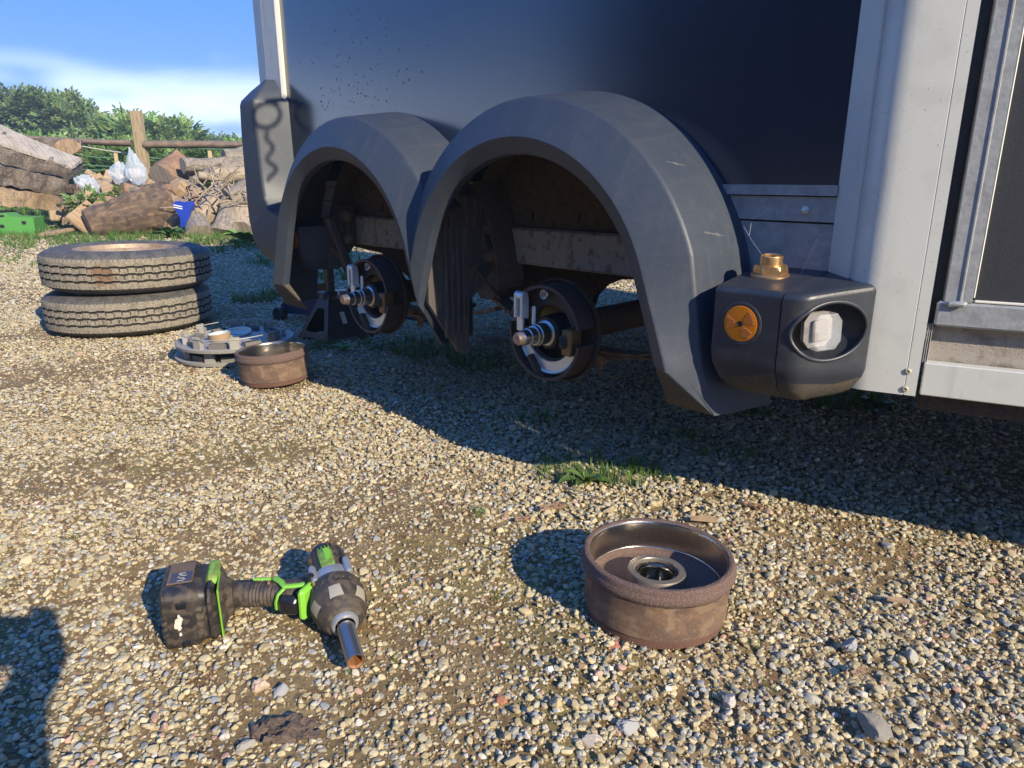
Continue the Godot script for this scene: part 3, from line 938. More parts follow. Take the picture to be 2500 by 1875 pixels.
func trailer() -> void:
	M.olive = plain(lin(0.20, 0.17, 0.06), 0.45, 0.4)
	M.olive_brown = plain(lin(0.22, 0.13, 0.055), 0.5, 0.3)
	M.shoe = skin(lin(0.045, 0.033, 0.032), [[grain(9, 0.05, 3), lin(0.075, 0.048, 0.040), 0.5, 0.8, 0.8]], 0.6, 0.1)
	M.rust_bright = plain(lin(0.26, 0.20, 0.17), 0.42, 0.7)
	var B := Basis(Vector3(0.69466, 0, 0.71934), Vector3.UP, Vector3(-0.71934, 0, 0.69466))
	var t := thing("horse_trailer", "dark blue and grey horse trailer on stands with both near wheels taken off", "trailer", Vector3(0.1025, 0, -1.4285), B)
	var g: Geo
	# body: near side
	side_sheet("side_panel", -1.145, 0.513, 0.5885, 2.15, -0.055, -0.03, M.navy, t)
	side_sheet("lower_skirt", -1.145, 0.513, 0.430, 0.531, -0.055, -0.0312, M.galva, t)
	side_sheet("lower_skirt", -1.145, 0.513, 0.534, 0.5705, -0.055, -0.0290, M.galva, t)
	side_sheet("skirt_moulding", -1.145, 0.513, 0.5725, 0.5880, -0.055, -0.0240, M.galva, t)
	g = Geo.new()
	g.box(Vector3(-0.32, 0.51, -0.052), Vector3(1.62, 0.16, 0.006))
	for cx in [0.0]:
		pass
	# roof, far side, ends and floor close the body
	g = Geo.new()
	g.box(Vector3(-0.33, 2.19, -0.87), Vector3(1.98, 0.08, 1.70), 0.03)
	put("roof", g, M.rail, t)
	g = Geo.new()
	g.box(Vector3(-0.33, 1.29, -1.72), Vector3(1.90, 1.72, 0.03), 0.0)
	put("far_side_panel", g, M.navy, t)
	g = Geo.new()
	g.box(Vector3(-1.285, 1.31, -0.88), Vector3(0.03, 1.68, 1.62), 0.0)
	put("rear_panel", g, M.navy, t)
	g = Geo.new()
	g.box(Vector3(-0.35, 0.475, -0.93), Vector3(1.86, 0.03, 1.56), 0.0)
	put("floor", g, M.mud, t)
	# inside of the wheel housings
	g = Geo.new()
	g.box(Vector3(-0.33, 0.66, -0.128), Vector3(1.72, 0.36, 0.02), 0.0)
	put("wheel_housing", g, M.mud, t)
	for x in [-0.335, -0.2, -0.062, -0.80, -0.68]:
		g = Geo.new()
		g.box(Vector3(x, 0.514, -0.117), Vector3(0.006, 0.018, 0.004), 0.0)
		put("slot", g, M.black, t)
	for cx in [0.0, REAR_X]:
		g = Geo.new()
		g.lathe([Vector2(0.389, -0.118), Vector2(0.395, -0.118), Vector2(0.395, -0.0355), Vector2(0.389, -0.0355)], 40, Transform3D(Basis(Vector3.RIGHT, PI / 2), Vector3(cx, ARCH_Y, 0)), 0.0, PI, true)
		put("housing_liner", g, M.mud, t)
	# chassis
	g = Geo.new()
	g.box(Vector3(-0.35, 0.4465, -0.128), Vector3(1.9, 0.083, 0.055), 0.005)
	put("chassis_rail", g, M.galva_dirty, t)
	g = Geo.new()
	g.prism(PackedVector2Array([Vector2(0.56, 0.43), Vector2(0.56, 0.385), Vector2(0.02, 0.384), Vector2(-0.022, 0.379), Vector2(-0.06, 0.362), Vector2(-0.088, 0.335), Vector2(-0.10, 0.30), Vector2(-0.12, 0.262), Vector2(-0.20, 0.255), Vector2(-0.335, 0.291), Vector2(-0.45, 0.335), Vector2(-0.62, 0.31), Vector2(-0.75, 0.28), Vector2(-0.95, 0.37), Vector2(-1.2, 0.385), Vector2(-1.2, 0.43)]), -0.225, -0.205)
	put("suspension_plate", g, M.rust_dark, t)
	for cx in [0.0, REAR_X - 0.01]:
		g = Geo.new()
		g.tube([Vector3(cx, 0.299, -0.004), Vector3(cx, 0.299, -0.05), Vector3(cx, 0.299, -0.055), Vector3(cx, 0.299, -1.72)], [0.048, 0.048, 0.031, 0.031], 18)
		put("axle_tube", g, M.rust_dark, t)
	# leaf springs: two leaves each
	for cx in [0.0, REAR_X - 0.01]:
		for k in 2:
			g = Geo.new()
			var rr := []
			for i in 25:
				var s := -1.0 + 2.0 * i / 24
				var x: float = cx + s * ([0.34, 0.22][k])
				var y: float = 0.236 - k * 0.010 + 0.095 * s * s * (1.0 if s < 0 else 0.55)
				rr.append(PackedVector3Array([Vector3(x, y, -0.085), Vector3(x, y + 0.009, -0.085), Vector3(x, y + 0.009, -0.130), Vector3(x, y, -0.130)]))
			g.rows(rr, true)
			g.fan(rr[0], true)
			g.fan(rr[-1])
			put("spring_leaf", g, M.rust_leaf if M.has("rust_leaf") else M.rust, t, 30.0)
		g = Geo.new()
		g.box(Vector3(cx + 0.03, 0.232, -0.108), Vector3(0.05, 0.014, 0.058), 0.003)
		g.lathe([Vector2(0, 0), Vector2(0.009, 0), Vector2(0.009, 0.022), Vector2(0, 0.022)], 6, Transform3D(Basis.IDENTITY, Vector3(cx + 0.03, 0.205, -0.09)))
		put("spring_clamp", g, M.rust, t)
	# hanger between the axles
	g = Geo.new()
	g.prism(PackedVector2Array([Vector2(-0.36, 0.41), Vector2(-0.36, 0.345), Vector2(-0.335, 0.315), Vector2(-0.295, 0.315), Vector2(-0.27, 0.345), Vector2(-0.27, 0.41)]), -0.15, -0.075)
	put("spring_hanger", g, M.mud, t)
	# ribbed mud guard plate between the wheels, flat across the trailer
	for k in 2:
		var x0: float = [-0.300, -0.925][k]
		var gp := group_part("mudguard_plate", t, Transform3D(Basis(Vector3.BACK, Vector3.UP, Vector3.LEFT), Vector3(x0, 0, 0)))
		g = Geo.new()
		if k == 1:
			g.prism(PackedVector2Array([Vector2(-0.04, 0.52), Vector2(0.0, 0.44), Vector2(-0.005, 0.345), Vector2(-0.03, 0.335), Vector2(-0.06, 0.37), Vector2(-0.098, 0.41), Vector2(-0.10, 0.52)]), -0.006, 0.006)
			var strut := Geo.new()
			strut.box(Vector3(-0.03, 0.41, -0.02), Vector3(0.026, 0.17, 0.025), 0.004, Basis(Vector3.BACK, -0.35))
			put("strut", strut, M.plastic_mud, gp)
		else:
			g.prism(PackedVector2Array([Vector2(0.085, 0.56), Vector2(0.112, 0.48), Vector2(0.115, 0.33), Vector2(0.085, 0.285), Vector2(0.03, 0.205), Vector2(0.0, 0.20), Vector2(-0.004, 0.318), Vector2(-0.098, 0.41), Vector2(-0.10, 0.56)]), -0.006, 0.006)
		put("plate", g, M.plastic_mud, gp)
		for i in (4 if k == 0 else 0):
			g = Geo.new()
			var zz := 0.018 + i * 0.017
			g.box(Vector3(zz, 0.395 - 0.012 * (3 - i), -0.010), Vector3(0.006, 0.30 - 0.03 * (3 - i), 0.010), 0.002)
			put("rib", g, M.plastic_mud, gp)
		g = Geo.new()
		g.box(Vector3(-0.052, 0.358, -0.012), Vector3(0.008, 0.135, 0.016), 0.002, Basis(Vector3.BACK, deg_to_rad(-45.0)))
		put("rib", g, M.plastic_mud, gp)
		for yy in [0.49, 0.424]:
			g = Geo.new()
			g.tube([Vector3(-0.062, yy, 0), Vector3(-0.062, yy, -0.02), Vector3(-0.060, yy + 0.002, -0.034), Vector3(-0.058, yy, -0.040)], [0.016, 0.017, 0.015, 0.008], 12)
			g.rough(0.004, 60.0, 3)
			put("mud_clod", g, M.mud_light, gp)
	# wheel arches
	for k in 2:
		var made: Array = wheel_arch(0.0, MID_X, 9.0) if k == 0 else wheel_arch(REAR_X, -9.0, MID_X)
		var arch := put("wheel_arch", made[0], M.plastic, t, 24.0)
		for e in [1, 2]:
			put("arch_foot", made[e], M.plastic_dirty, arch, 24.0)
		# scuffs and splashes on the moulding: bearing, z from and to, width, tilt
		var sc := [[62.0, 0.02, 0.055, 0.0035, 0.5], [43.0, 0.035, 0.075, 0.005, 0.6], [34.0, 0.0, 0.05, 0.004, 0.4], [24.0, 0.02, 0.07, 0.005, 0.5], [52.0, 0.075, 0.09, 0.002, -0.4], [74.0, 0.03, 0.05, 0.002, 0.3], [38.0, 0.085, 0.097, 0.0015, 0.8], [66.0, 0.06, 0.07, 0.0014, -0.6]]
		for q in ([1, 3] if k == 0 else [0]):
			var f: Array = sc[q]
			var row0 := PackedVector3Array()
			var row1 := PackedVector3Array()
			for i in 7:
				var u := i / 6.0
				var z: float = lerpf(f[1], f[2], u)
				var rad: float = 0.3832 + (0.1025 - z) * 0.132 + 0.0006
				var an: float = deg_to_rad(f[0] + k * 9.0) + f[4] * (u - 0.5) * 0.06
				var half_w: float = f[3] * sin(PI * (0.06 + 0.88 * u)) * (0.7 + 0.5 * sin(i * 2.3 + q)) / rad * 0.6
				row0.append(Vector3((REAR_X if k else 0.0) + rad * cos(an - half_w), ARCH_Y + rad * sin(an - half_w), z))
				row1.append(Vector3((REAR_X if k else 0.0) + rad * cos(an + half_w), ARCH_Y + rad * sin(an + half_w), z))
			var sg := Geo.new()
			sg.rows([row0, row1])
			put("scuff", sg, M.scuff, arch, 60.0)
	brake(t, 0.0)
	brake(t, REAR_X - 0.01)
	# corner pillar: aluminium section, its trim, rivets
	g = Geo.new()
	var sec := PackedVector2Array([Vector2(0.557, -0.0005), Vector2(0.561, 0.0055), Vector2(0.567, 0.0105), Vector2(0.575, 0.0145), Vector2(0.584, 0.0165), Vector2(0.594, 0.0165), Vector2(0.604, 0.0140), Vector2(0.620, 0.0088), Vector2(0.6490, -0.0008), Vector2(0.6496, -0.0022), Vector2(0.6506, -0.0014), Vector2(0.664, -0.0058), Vector2(0.662, -0.012), Vector2(0.60, 0.004), Vector2(0.57, -0.012)])
	var up := Transform3D(Basis(Vector3.RIGHT, Vector3.BACK, Vector3.UP), Vector3.ZERO)
	g.prism(sec, 0.303, 2.15, up)
	put("corner_pillar", g, M.rail, t, 35.0)
	g = Geo.new()
	g.prism(PackedVector2Array([Vector2(0.5125, -0.030), Vector2(0.5125, -0.0275), Vector2(0.553, 0.0005), Vector2(0.5565, -0.0005), Vector2(0.57, -0.02), Vector2(0.57, -0.055), Vector2(0.5125, -0.055)]), 0.449, 2.15, up)
	put("pillar_trim", g, M.rail, t, 35.0)
	# everything forward of the pillar lies in a plane turned by 18.4 degrees
	var J := Transform3D(Basis(Vector3.UP, deg_to_rad(18.4)), Vector3(0.664, 0, -0.0058))
	for yy in [0.338, 0.312]:
		g = Geo.new()
		g.lathe([Vector2(0.0016, 0.0), Vector2(0.0046, 0.0005), Vector2(0.0042, 0.0018), Vector2(0.0022, 0.0026), Vector2(0.0016, 0.0012)], 16, J * Transform3D(Basis(Vector3.RIGHT, PI / 2), Vector3(-0.0135, yy, 0.0004)))
		put("rivet", g, M.rivet, t)
	g = Geo.new()
	g.box(J * Vector3(0.60, 0.3285, -0.012), Vector3(1.19, 0.047, 0.02), 0.0015, J.basis)
	put("bottom_rail", g, M.rail, t)
	g = Geo.new()
	g.box(J * Vector3(0.60, 0.291, -0.05), Vector3(1.19, 0.026, 0.05), 0.003, J.basis)
	put("under_rail", g, M.rust_dark, t)
	g = Geo.new()
	g.box(J * Vector3(0.60, 0.375, -0.030), Vector3(1.19, 0.09, 0.012), 0.0, J.basis)
	put("sill_plate", g, M.galva_dirty, t)
	for i in 3:
		g = Geo.new()
		g.box(J * Vector3(0.0025 + i * 0.0025, 0.378, -0.017), Vector3(0.0012, 0.055, 0.014), 0.0004, J.basis)
		put("seal_rib", g, M.galva, t)
	g = Geo.new()
	g.box(J * Vector3(0.006, 1.28, -0.045), Vector3(0.016, 1.76, 0.045), 0.0, J.basis)
	put("door_seal", g, M.plastic_dark, t)
	# the door: galvanised frame round a dark rubber faced panel
	var d := group_part("front_door", t, J)
	g = Geo.new()
	g.prism(PackedVector2Array([Vector2(0.014, -0.03), Vector2(0.0145, -0.006), Vector2(0.016, -0.0035), Vector2(0.032, -0.0035), Vector2(0.0332, -0.0015), Vector2(0.0348, -0.0015), Vector2(0.036, -0.0035), Vector2(0.0475, -0.0035), Vector2(0.0475, -0.03)]), 0.4385, 2.08, up)
	put("door_post", g, M.galva, d, 25.0)
	g = Geo.new()
	g.box(Vector3(0.58, 0.421, -0.013), Vector3(1.144, 0.034, 0.022), 0.003)
	put("door_bottom_bar", g, M.galva, d)
	g = Geo.new()
	g.box(Vector3(0.59, 1.25, -0.020), Vector3(1.08, 1.62, 0.02), 0.0)
	put("door_panel", g, M.rubber_panel, d)
	g = Geo.new()
	g.box(Vector3(0.0487, 1.26, -0.0065), Vector3(0.0022, 1.63, 0.006), 0.001)
	g.box(Vector3(0.58, 0.4405, -0.0065), Vector3(1.06, 0.0035, 0.006), 0.001)
	put("sealant_bead", g, M.wax, d)
	g = Geo.new()
	g.tube([Vector3(0.017, 0.4375, -0.001), Vector3(0.022, 0.436, 0.0025), Vector3(0.030, 0.437, 0.003), Vector3(0.037, 0.4365, 0.002), Vector3(0.041, 0.438, -0.001)], [0.002, 0.0042, 0.0036, 0.0044, 0.002], 8)
	put("weld_bead", g, M.galva, d)
	# front wall behind the door side, so that the body is closed
	g = Geo.new()
	g.box(Vector3(1.72, 1.28, -1.05), Vector3(0.03, 1.74, 1.36), 0.0)
	put("front_panel", g, M.navy, t)
	g = Geo.new()
	g.box(Vector3(1.15, 0.42, -1.02), Vector3(1.15, 0.03, 1.25), 0.0)
	put("front_floor", g, M.mud, t)
	g = Geo.new()
	g.box(Vector3(1.15, 2.19, -0.98), Vector3(1.17, 0.08, 1.30), 0.03)
	put("front_roof", g, M.rail, t)
	g = Geo.new()
	g.box(Vector3(1.15, 1.29, -1.72), Vector3(1.15, 1.72, 0.03), 0.0)
	put("far_side_panel", g, M.navy, t)
	# bolt in the skirt
	g = Geo.new()
	g.lathe([Vector2(0, 0), Vector2(0.0062, 0), Vector2(0.0062, 0.005), Vector2(0, 0.005)], 6, Transform3D(Basis(Vector3.RIGHT, PI / 2), Vector3(0.468, 0.5515, -0.0288)))
	g.lathe([Vector2(0, 0.005), Vector2(0.0034, 0.005), Vector2(0.0034, 0.011), Vector2(0.002, 0.0125), Vector2(0, 0.0125)], 12, Transform3D(Basis(Vector3.RIGHT, PI / 2), Vector3(0.468, 0.5515, -0.0288)))
	put("skirt_bolt", g, M.zinc, t)
	# rear pillar strip and corner guard
	g = Geo.new()
	g.prism(PackedVector2Array([Vector2(-1.30, -0.06), Vector2(-1.30, -0.03), Vector2(-1.296, -0.022), Vector2(-1.235, -0.016), Vector2(-1.2335, -0.018), Vector2(-1.232, -0.016), Vector2(-1.15, -0.016), Vector2(-1.1445, -0.022), Vector2(-1.1445, -0.06)]), 0.40, 2.15, up)
	put("rear_pillar", g, M.rail, t, 35.0)
	rear_guard(t)
	marker_unit(t)
	# beads of old rain dirt on the panel
	var drops := Geo.new()
	rng.seed = 19
	for i in 130:
		var px := -0.78 + rng.randfn() * 0.16
		var py := 0.845 + rng.randfn() * 0.07 - (px + 0.78) * -0.12
		if px < -1.1 or py < 0.77:
			continue
		var r := rng.randf_range(0.0006, 0.0017)
		var star := PackedVector2Array()
		for k in 7:
			var a := TAU * k / 7
			star.append(Vector2(px + cos(a) * r * 0.8, py + sin(a) * r * (1.0 if sin(a) > 0 else rng.randf_range(1.0, 2.2))))
		drops.prism(star, -0.0301, -0.0290)
	put("dirt_spots", drops, M.black, t).set_meta("kind", "stuff")
	# ring for tying up, above the top edge of the photograph
	g = Geo.new()
	var ring := []
	for i in 25:
		var a := TAU * i / 24
		ring.append(Vector3(0.42 + 0.02 * cos(a), 1.60 + 0.045 * cos(a), 0.20 + 0.040 * sin(a)))
	g.tube(ring, 0.006, 8, false)
	var bar := Geo.new()
	bar.box(Vector3(0.44, 1.65, 0.08), Vector3(0.02, 0.016, 0.25), 0.006)
	var rope := []
	for i in 17:
		rope.append(Vector3(0.42, 1.555 - i * 0.009, 0.20 + 0.016 * sin(i * 0.9) * (0.4 + i * 0.04)))
	var rg := Geo.new()
	rg.tube(rope, 0.0055, 8)
	put("tie_cord", rg, M.bark_pale, t)
	put("ring_bracket", bar, M.galva, t)
	put("tie_ring", g, M.galva, t)

func rear_guard(t: Node3D) -> void:
	# sections from the bottom up: y, near side contact x, crease x and z, outer left x and z, back x
	var S := [
		[0.335, -0.95, -0.98, 0.035, -1.175, 0.040, -1.22],
		[0.365, -0.93, -0.96, 0.062, -1.225, 0.060, -1.27],
		[0.40, -0.93, -0.96, 0.070, -1.265, 0.066, -1.31],
		[0.462, -0.93, -0.96, 0.070, -1.285, 0.066, -1.33],
		[0.476, -0.95, -0.985, 0.068, -1.287, 0.066, -1.33],
		[0.488, -1.05, -1.075, 0.068, -1.287, 0.066, -1.33],
		[0.505, -1.105, -1.135, 0.068, -1.287, 0.066, -1.33],
		[0.54, -1.128, -1.158, 0.070, -1.286, 0.066, -1.33],
		[0.62, -1.134, -1.165, 0.070, -1.284, 0.066, -1.33],
		[0.72, -1.137, -1.168, 0.070, -1.28, 0.066, -1.33],
		[0.805, -1.139, -1.170, 0.070, -1.272, 0.066, -1.325],
		[0.818, -1.140, -1.172, 0.067, -1.270, 0.062, -1.32],
		[0.845, -1.150, -1.182, 0.040, -1.258, 0.036, -1.31],
		[0.878, -1.175, -1.195, 0.004, -1.235, 0.0, -1.29]]
	var rr := []
	for s in S:
		rr.append(PackedVector3Array([Vector3(s[1], s[0], -0.03), Vector3(lerpf(s[1], s[2], 0.85), s[0], s[3] - 0.012), Vector3(lerpf(s[1], s[2], 0.97), s[0], s[3] - 0.004), Vector3(s[2] - 0.006, s[0], s[3]), Vector3(s[4] + 0.012, s[0], s[5]), Vector3(s[4], s[0], s[5] - 0.005), Vector3(s[6], s[0], s[5] - 0.05), Vector3(s[6], s[0], -0.09), Vector3(s[1] - 0.03, s[0], -0.09)]))
	var g := Geo.new()
	g.rows(rr, true)
	g.fan(rr[0], true)
	g.fan(rr[-1])
	put("corner_guard", g, M.plastic, t, 38.0)
	g = Geo.new()
	g.lathe([Vector2(0, 0), Vector2(0.026, 0), Vector2(0.0255, 0.003), Vector2(0.022, 0.0042), Vector2(0, 0.0042)], 28, Transform3D(Basis(Vector3.RIGHT, PI / 2), Vector3(-0.985, 0.425, 0.0695)))
	put("rear_reflector", g, M.amber, t)
	for y in [0.77, 0.68, 0.59, 0.50]:
		g = Geo.new()
		g.ball(Vector3(-1.333, y, -0.01 if y < 0.75 else -0.005), Vector3(0.03, 0.034, 0.034) if y < 0.75 else Vector3(0.018, 0.02, 0.02), 18, 12)
		put("tail_light", g, M.tail, t)

func marker_unit(t: Node3D) -> void:
	# plan of the two halves, from the panel round the outside and back
	var left := [Vector2(0.402, -0.03), Vector2(0.405, 0.108), Vector2(0.411, 0.1185), Vector2(0.4235, 0.120), Vector2(0.5140, 0.120), Vector2(0.5140, -0.03)]
	var right := [Vector2(0.5158, -0.03), Vector2(0.5158, 0.1205), Vector2(0.528, 0.1200), Vector2(0.5395, 0.1165), Vector2(0.5485, 0.1085), Vector2(0.5535, 0.098), Vector2(0.5985, 0.022), Vector2(0.600, 0.014), Vector2(0.597, 0.008), Vector2(0.58, -0.01)]
	# height at the outside, height at the panel, inset
	var lev := [[0.283, 0.283, 0.050], [0.290, 0.290, 0.034], [0.305, 0.300, 0.016], [0.330, 0.318, 0.003], [0.345, 0.33, 0.0], [0.4355, 0.452, 0.0], [0.4415, 0.458, 0.0025], [0.4450, 0.4615, 0.008], [0.4462, 0.4625, 0.014]]
	var halves := []
	for part in [left, right]:
		var rr := []
		for l in lev:
			var row := PackedVector3Array()
			for p in part:
				var k := clampf((p.y + 0.03) / 0.15, 0.0, 1.0)
				var q: Vector2 = p
				# the split faces and the back stay put, the outside draws in
				var c := Vector2(0.515, -0.03)
				if p.y > -0.02:
					var d: Vector2 = (c - p).normalized()
					if absf(p.x - 0.515) < 0.002:
						d = Vector2(0, -1)
					q = p + d * l[2]
				row.append(Vector3(q.x, lerpf(l[1], l[0], k), q.y))
			rr.append(row)
		var g := Geo.new()
		g.rows(rr, true)
		g.fan(rr[0], true)
		g.fan(rr[-1])
		halves.append(g)
	var parts := [Geo.new(), Geo.new()]
	for i in range(0, halves[0].v.size(), 3):
		var y: float = (halves[0].v[i].y + halves[0].v[i + 1].y + halves[0].v[i + 2].y) / 3.0
		parts[1 if y < 0.318 else 0].tri(halves[0].v[i], halves[0].v[i + 1], halves[0].v[i + 2])
	var left_half := put("marker_housing", parts[0], M.plastic_dark, t, 40.0)
	put("dirty_underside", parts[1], M.plastic_dirty, left_half, 40.0)
	# the front half has an oval hollow for the lamp: the shell is cut fine, what lies in the oval is taken out and the bowl put in
	var bowl := Transform3D(Basis(Vector3.UP, deg_to_rad(55.0)) * Basis(Vector3.BACK, deg_to_rad(3.0)), Vector3(0.5675, 0.393, 0.0745))
	var half := Vector3(0.0585, 0.0425, 0.046)
	var undo := bowl.affine_inverse()
	var smooth := (halves[1] as Geo).mesh(40.0).surface_get_arrays(0)
	var sv: PackedVector3Array = smooth[Mesh.ARRAY_VERTEX]
	var sn: PackedVector3Array = smooth[Mesh.ARRAY_NORMAL]
	for pass_no in 14:
		var nv := PackedVector3Array()
		var nn2 := PackedVector3Array()
		for i in range(0, sv.size(), 3):
			var l := 0
			var lo := 9.0
			var hi := 0.0
			for k in 3:
				if sv[i + k].distance_to(sv[i + (k + 1) % 3]) > sv[i + l].distance_to(sv[i + (l + 1) % 3]):
					l = k
				var e := (undo * sv[i + k] / half).length()
				lo = minf(lo, e)
				hi = maxf(hi, e)
			var i0 := i + l
			var i1 := i + (l + 1) % 3
			var i2 := i + (l + 2) % 3
			var long := sv[i0].distance_to(sv[i1])
			if long < 0.0016 or (lo > 1.12 + long / 0.04) or hi < 0.9:
				for k in 3:
					nv.append(sv[i + k])
					nn2.append(sn[i + k])
				continue
			var m := (sv[i0] + sv[i1]) * 0.5
			var mn := (sn[i0] + sn[i1]).normalized()
			nv.append_array(PackedVector3Array([sv[i0], m, sv[i2], m, sv[i1], sv[i2]]))
			nn2.append_array(PackedVector3Array([sn[i0], mn, sn[i2], mn, sn[i1], sn[i2]]))
		sv = nv
		sn = nn2
	var kv := PackedVector3Array()
	var kn := PackedVector3Array()
	var dv := PackedVector3Array()
	var dn := PackedVector3Array()
	for i in range(0, sv.size(), 3):
		if (undo * ((sv[i] + sv[i + 1] + sv[i + 2]) / 3.0) / half).length() > 1.0:
			var low := (sv[i].y + sv[i + 1].y + sv[i + 2].y) / 3.0 < 0.316
			for k in 3:
				(dv if low else kv).append(sv[i + k])
				(dn if low else kn).append(sn[i + k])
	var ha := []
	ha.resize(Mesh.ARRAY_MAX)
	ha[Mesh.ARRAY_VERTEX] = kv
	ha[Mesh.ARRAY_NORMAL] = kn
	var hm := ArrayMesh.new()
	hm.add_surface_from_arrays(Mesh.PRIMITIVE_TRIANGLES, ha)
	var right_half := put_mesh("marker_housing", hm, M.plastic_dark, t)
	var da := []
	da.resize(Mesh.ARRAY_MAX)
	da[Mesh.ARRAY_VERTEX] = dv
	da[Mesh.ARRAY_NORMAL] = dn
	var dm := ArrayMesh.new()
	dm.add_surface_from_arrays(Mesh.PRIMITIVE_TRIANGLES, da)
	put_mesh("dirty_underside", dm, M.plastic_dirty, right_half)
	var oval := Geo.new()
	oval.ball(Vector3.ZERO, half, 96, 64)
	var inner := Geo.new()
	var plan := PackedVector2Array(right)
	for i in range(0, oval.v.size(), 3):
		var m := bowl * ((oval.v[i] + oval.v[i + 1] + oval.v[i + 2]) / 3.0)
		if Geometry2D.is_point_in_polygon(Vector2(m.x, m.z), plan):
			inner.tri(bowl * oval.v[i], bowl * oval.v[i + 2], bowl * oval.v[i + 1])
	put("lamp_hollow", inner, M.plastic_dark, t, 50.0)
	# lip round the hollow
	var rim := []
	var ch := Vector3(cos(deg_to_rad(55.0)), 0.0, -sin(deg_to_rad(55.0)))
	var nn := Vector2(sin(deg_to_rad(55.0)), cos(deg_to_rad(55.0)))
	for i in 61:
		var w := TAU * i / 60
		var p := Vector3(0.5675, 0.393, 0.0745) + ch * cos(w) * 0.0578 + Vector3(0, sin(w) * 0.0415 + cos(w) * 0.002, 0)
		var from := Vector2(p.x, p.z) - nn * 0.06
		var far_hit = null
		for k in right.size() - 1:
			var hit = Geometry2D.segment_intersects_segment(from, from + nn * 0.12, right[k], right[k + 1])
			if hit != null and (far_hit == null or from.distance_to(hit) > from.distance_to(far_hit)):
				far_hit = hit
		if far_hit != null:
			rim.append(Vector3(far_hit.x, p.y, far_hit.y))
	var lipg := Geo.new()
	lipg.tube(rim, 0.0030, 8, false)
	put("hollow_lip", lipg, M.plastic_dark, t, 60.0)
	# amber reflector with its bezel
	var zf := Transform3D(Basis(Vector3.RIGHT, PI / 2), Vector3(0.4565, 0.3945, 0.1195))
	var g := Geo.new()
	g.lathe([Vector2(0.0265, 0.0), Vector2(0.0325, 0.0), Vector2(0.0320, 0.0020), Vector2(0.0295, 0.0028), Vector2(0.0272, 0.0018)], 44, zf)
	put("reflector_bezel", g, M.plastic_dark, t)
	g = Geo.new()
	g.lathe([Vector2(0.0030, 0.0), Vector2(0.0265, 0.0), Vector2(0.0265, 0.0025), Vector2(0.0250, 0.0036), Vector2(0.0046, 0.0038), Vector2(0.0030, 0.0030)], 44, zf)
	var ref := put("reflector", g, M.amber, t)
	g = Geo.new()
	g.lathe([Vector2(0.0, 0.0006), Vector2(0.0022, 0.0006), Vector2(0.0024, 0.0032), Vector2(0.0042, 0.0044), Vector2(0.0030, 0.0046), Vector2(0.0016, 0.003), Vector2(0.0, 0.003)], 16, zf)
	put("reflector_screw", g, M.black, ref)
	# prisms of the reflector, three fields of little bumps
	g = Geo.new()
	for f in 3:
		for iu in range(-9, 10):
			for iv in range(-9, 10):
				var p := Vector2(iu * 0.0023 + (iv & 1) * 0.00115, iv * 0.0020)
				var an := rad_to_deg(p.angle())
				if p.length() > 0.0238 or p.length() < 0.0062:
					continue
				if absf(angle_difference(deg_to_rad(an), deg_to_rad([28.0, -52.0, 178.0][f]))) > deg_to_rad(27.0):
					continue
				g.lathe([Vector2(0.00105, 0.0036), Vector2(0.0, 0.0046)], 6, zf * Transform3D(Basis.IDENTITY, Vector3(p.x, 0, -p.y)))
	put("reflector_prisms", g, M.amber_deep, ref, 20.0)
	# clear lamp set in the hollow
	var L := group_part("marker_lamp", t, Transform3D(Basis(Vector3.UP, deg_to_rad(62.0)) * Basis(Vector3.BACK, deg_to_rad(3.0)), Vector3(0.5515, 0.3935, 0.0775)))
	var oct := PackedVector2Array()
	for k in 8:
		var q: Array = [[1, 0.55], [0.62, 1], [-0.62, 1], [-1, 0.55], [-1, -0.55], [-0.62, -1], [0.62, -1], [1, -0.55]][k]
		oct.append(Vector2(q[0] * 0.0235, q[1] * 0.0255))
	g = Geo.new()
	g.prism(oct, 0.0, 0.021, Transform3D.IDENTITY, 0.0022)
	put("lamp_lens", g, M.lens, L, 20.0)
	g = Geo.new()
	g.prism(oct, -0.008, -0.0005, Transform3D(Basis.from_scale(Vector3(0.96, 0.96, 1)), Vector3.ZERO))
	put("lamp_base", g, M.galva_dirty, L, 20.0)
	g = Geo.new()
	for iu in range(-7, 8):
		for iv in range(-8, 9):
			var p := Vector2(iu * 0.0026, iv * 0.0026)
			if absf(p.x) > 0.0185 or absf(p.y) > 0.0205 or absf(p.x) + absf(p.y) > 0.031:
				continue
			g.lathe([Vector2(0.0012, 0.0), Vector2(0.0, 0.0010)], 4, Transform3D(Basis(Vector3.RIGHT, PI / 2), Vector3(p.x, p.y, 0.0212)))
	put("lens_prisms", g, M.lens, L, 10.0)
	g = Geo.new()
	g.box(Vector3(0, 0, 0.004), Vector3(0.024, 0.030, 0.006), 0.0015)
	put("lamp_reflector", g, M.galva_dirty, L)

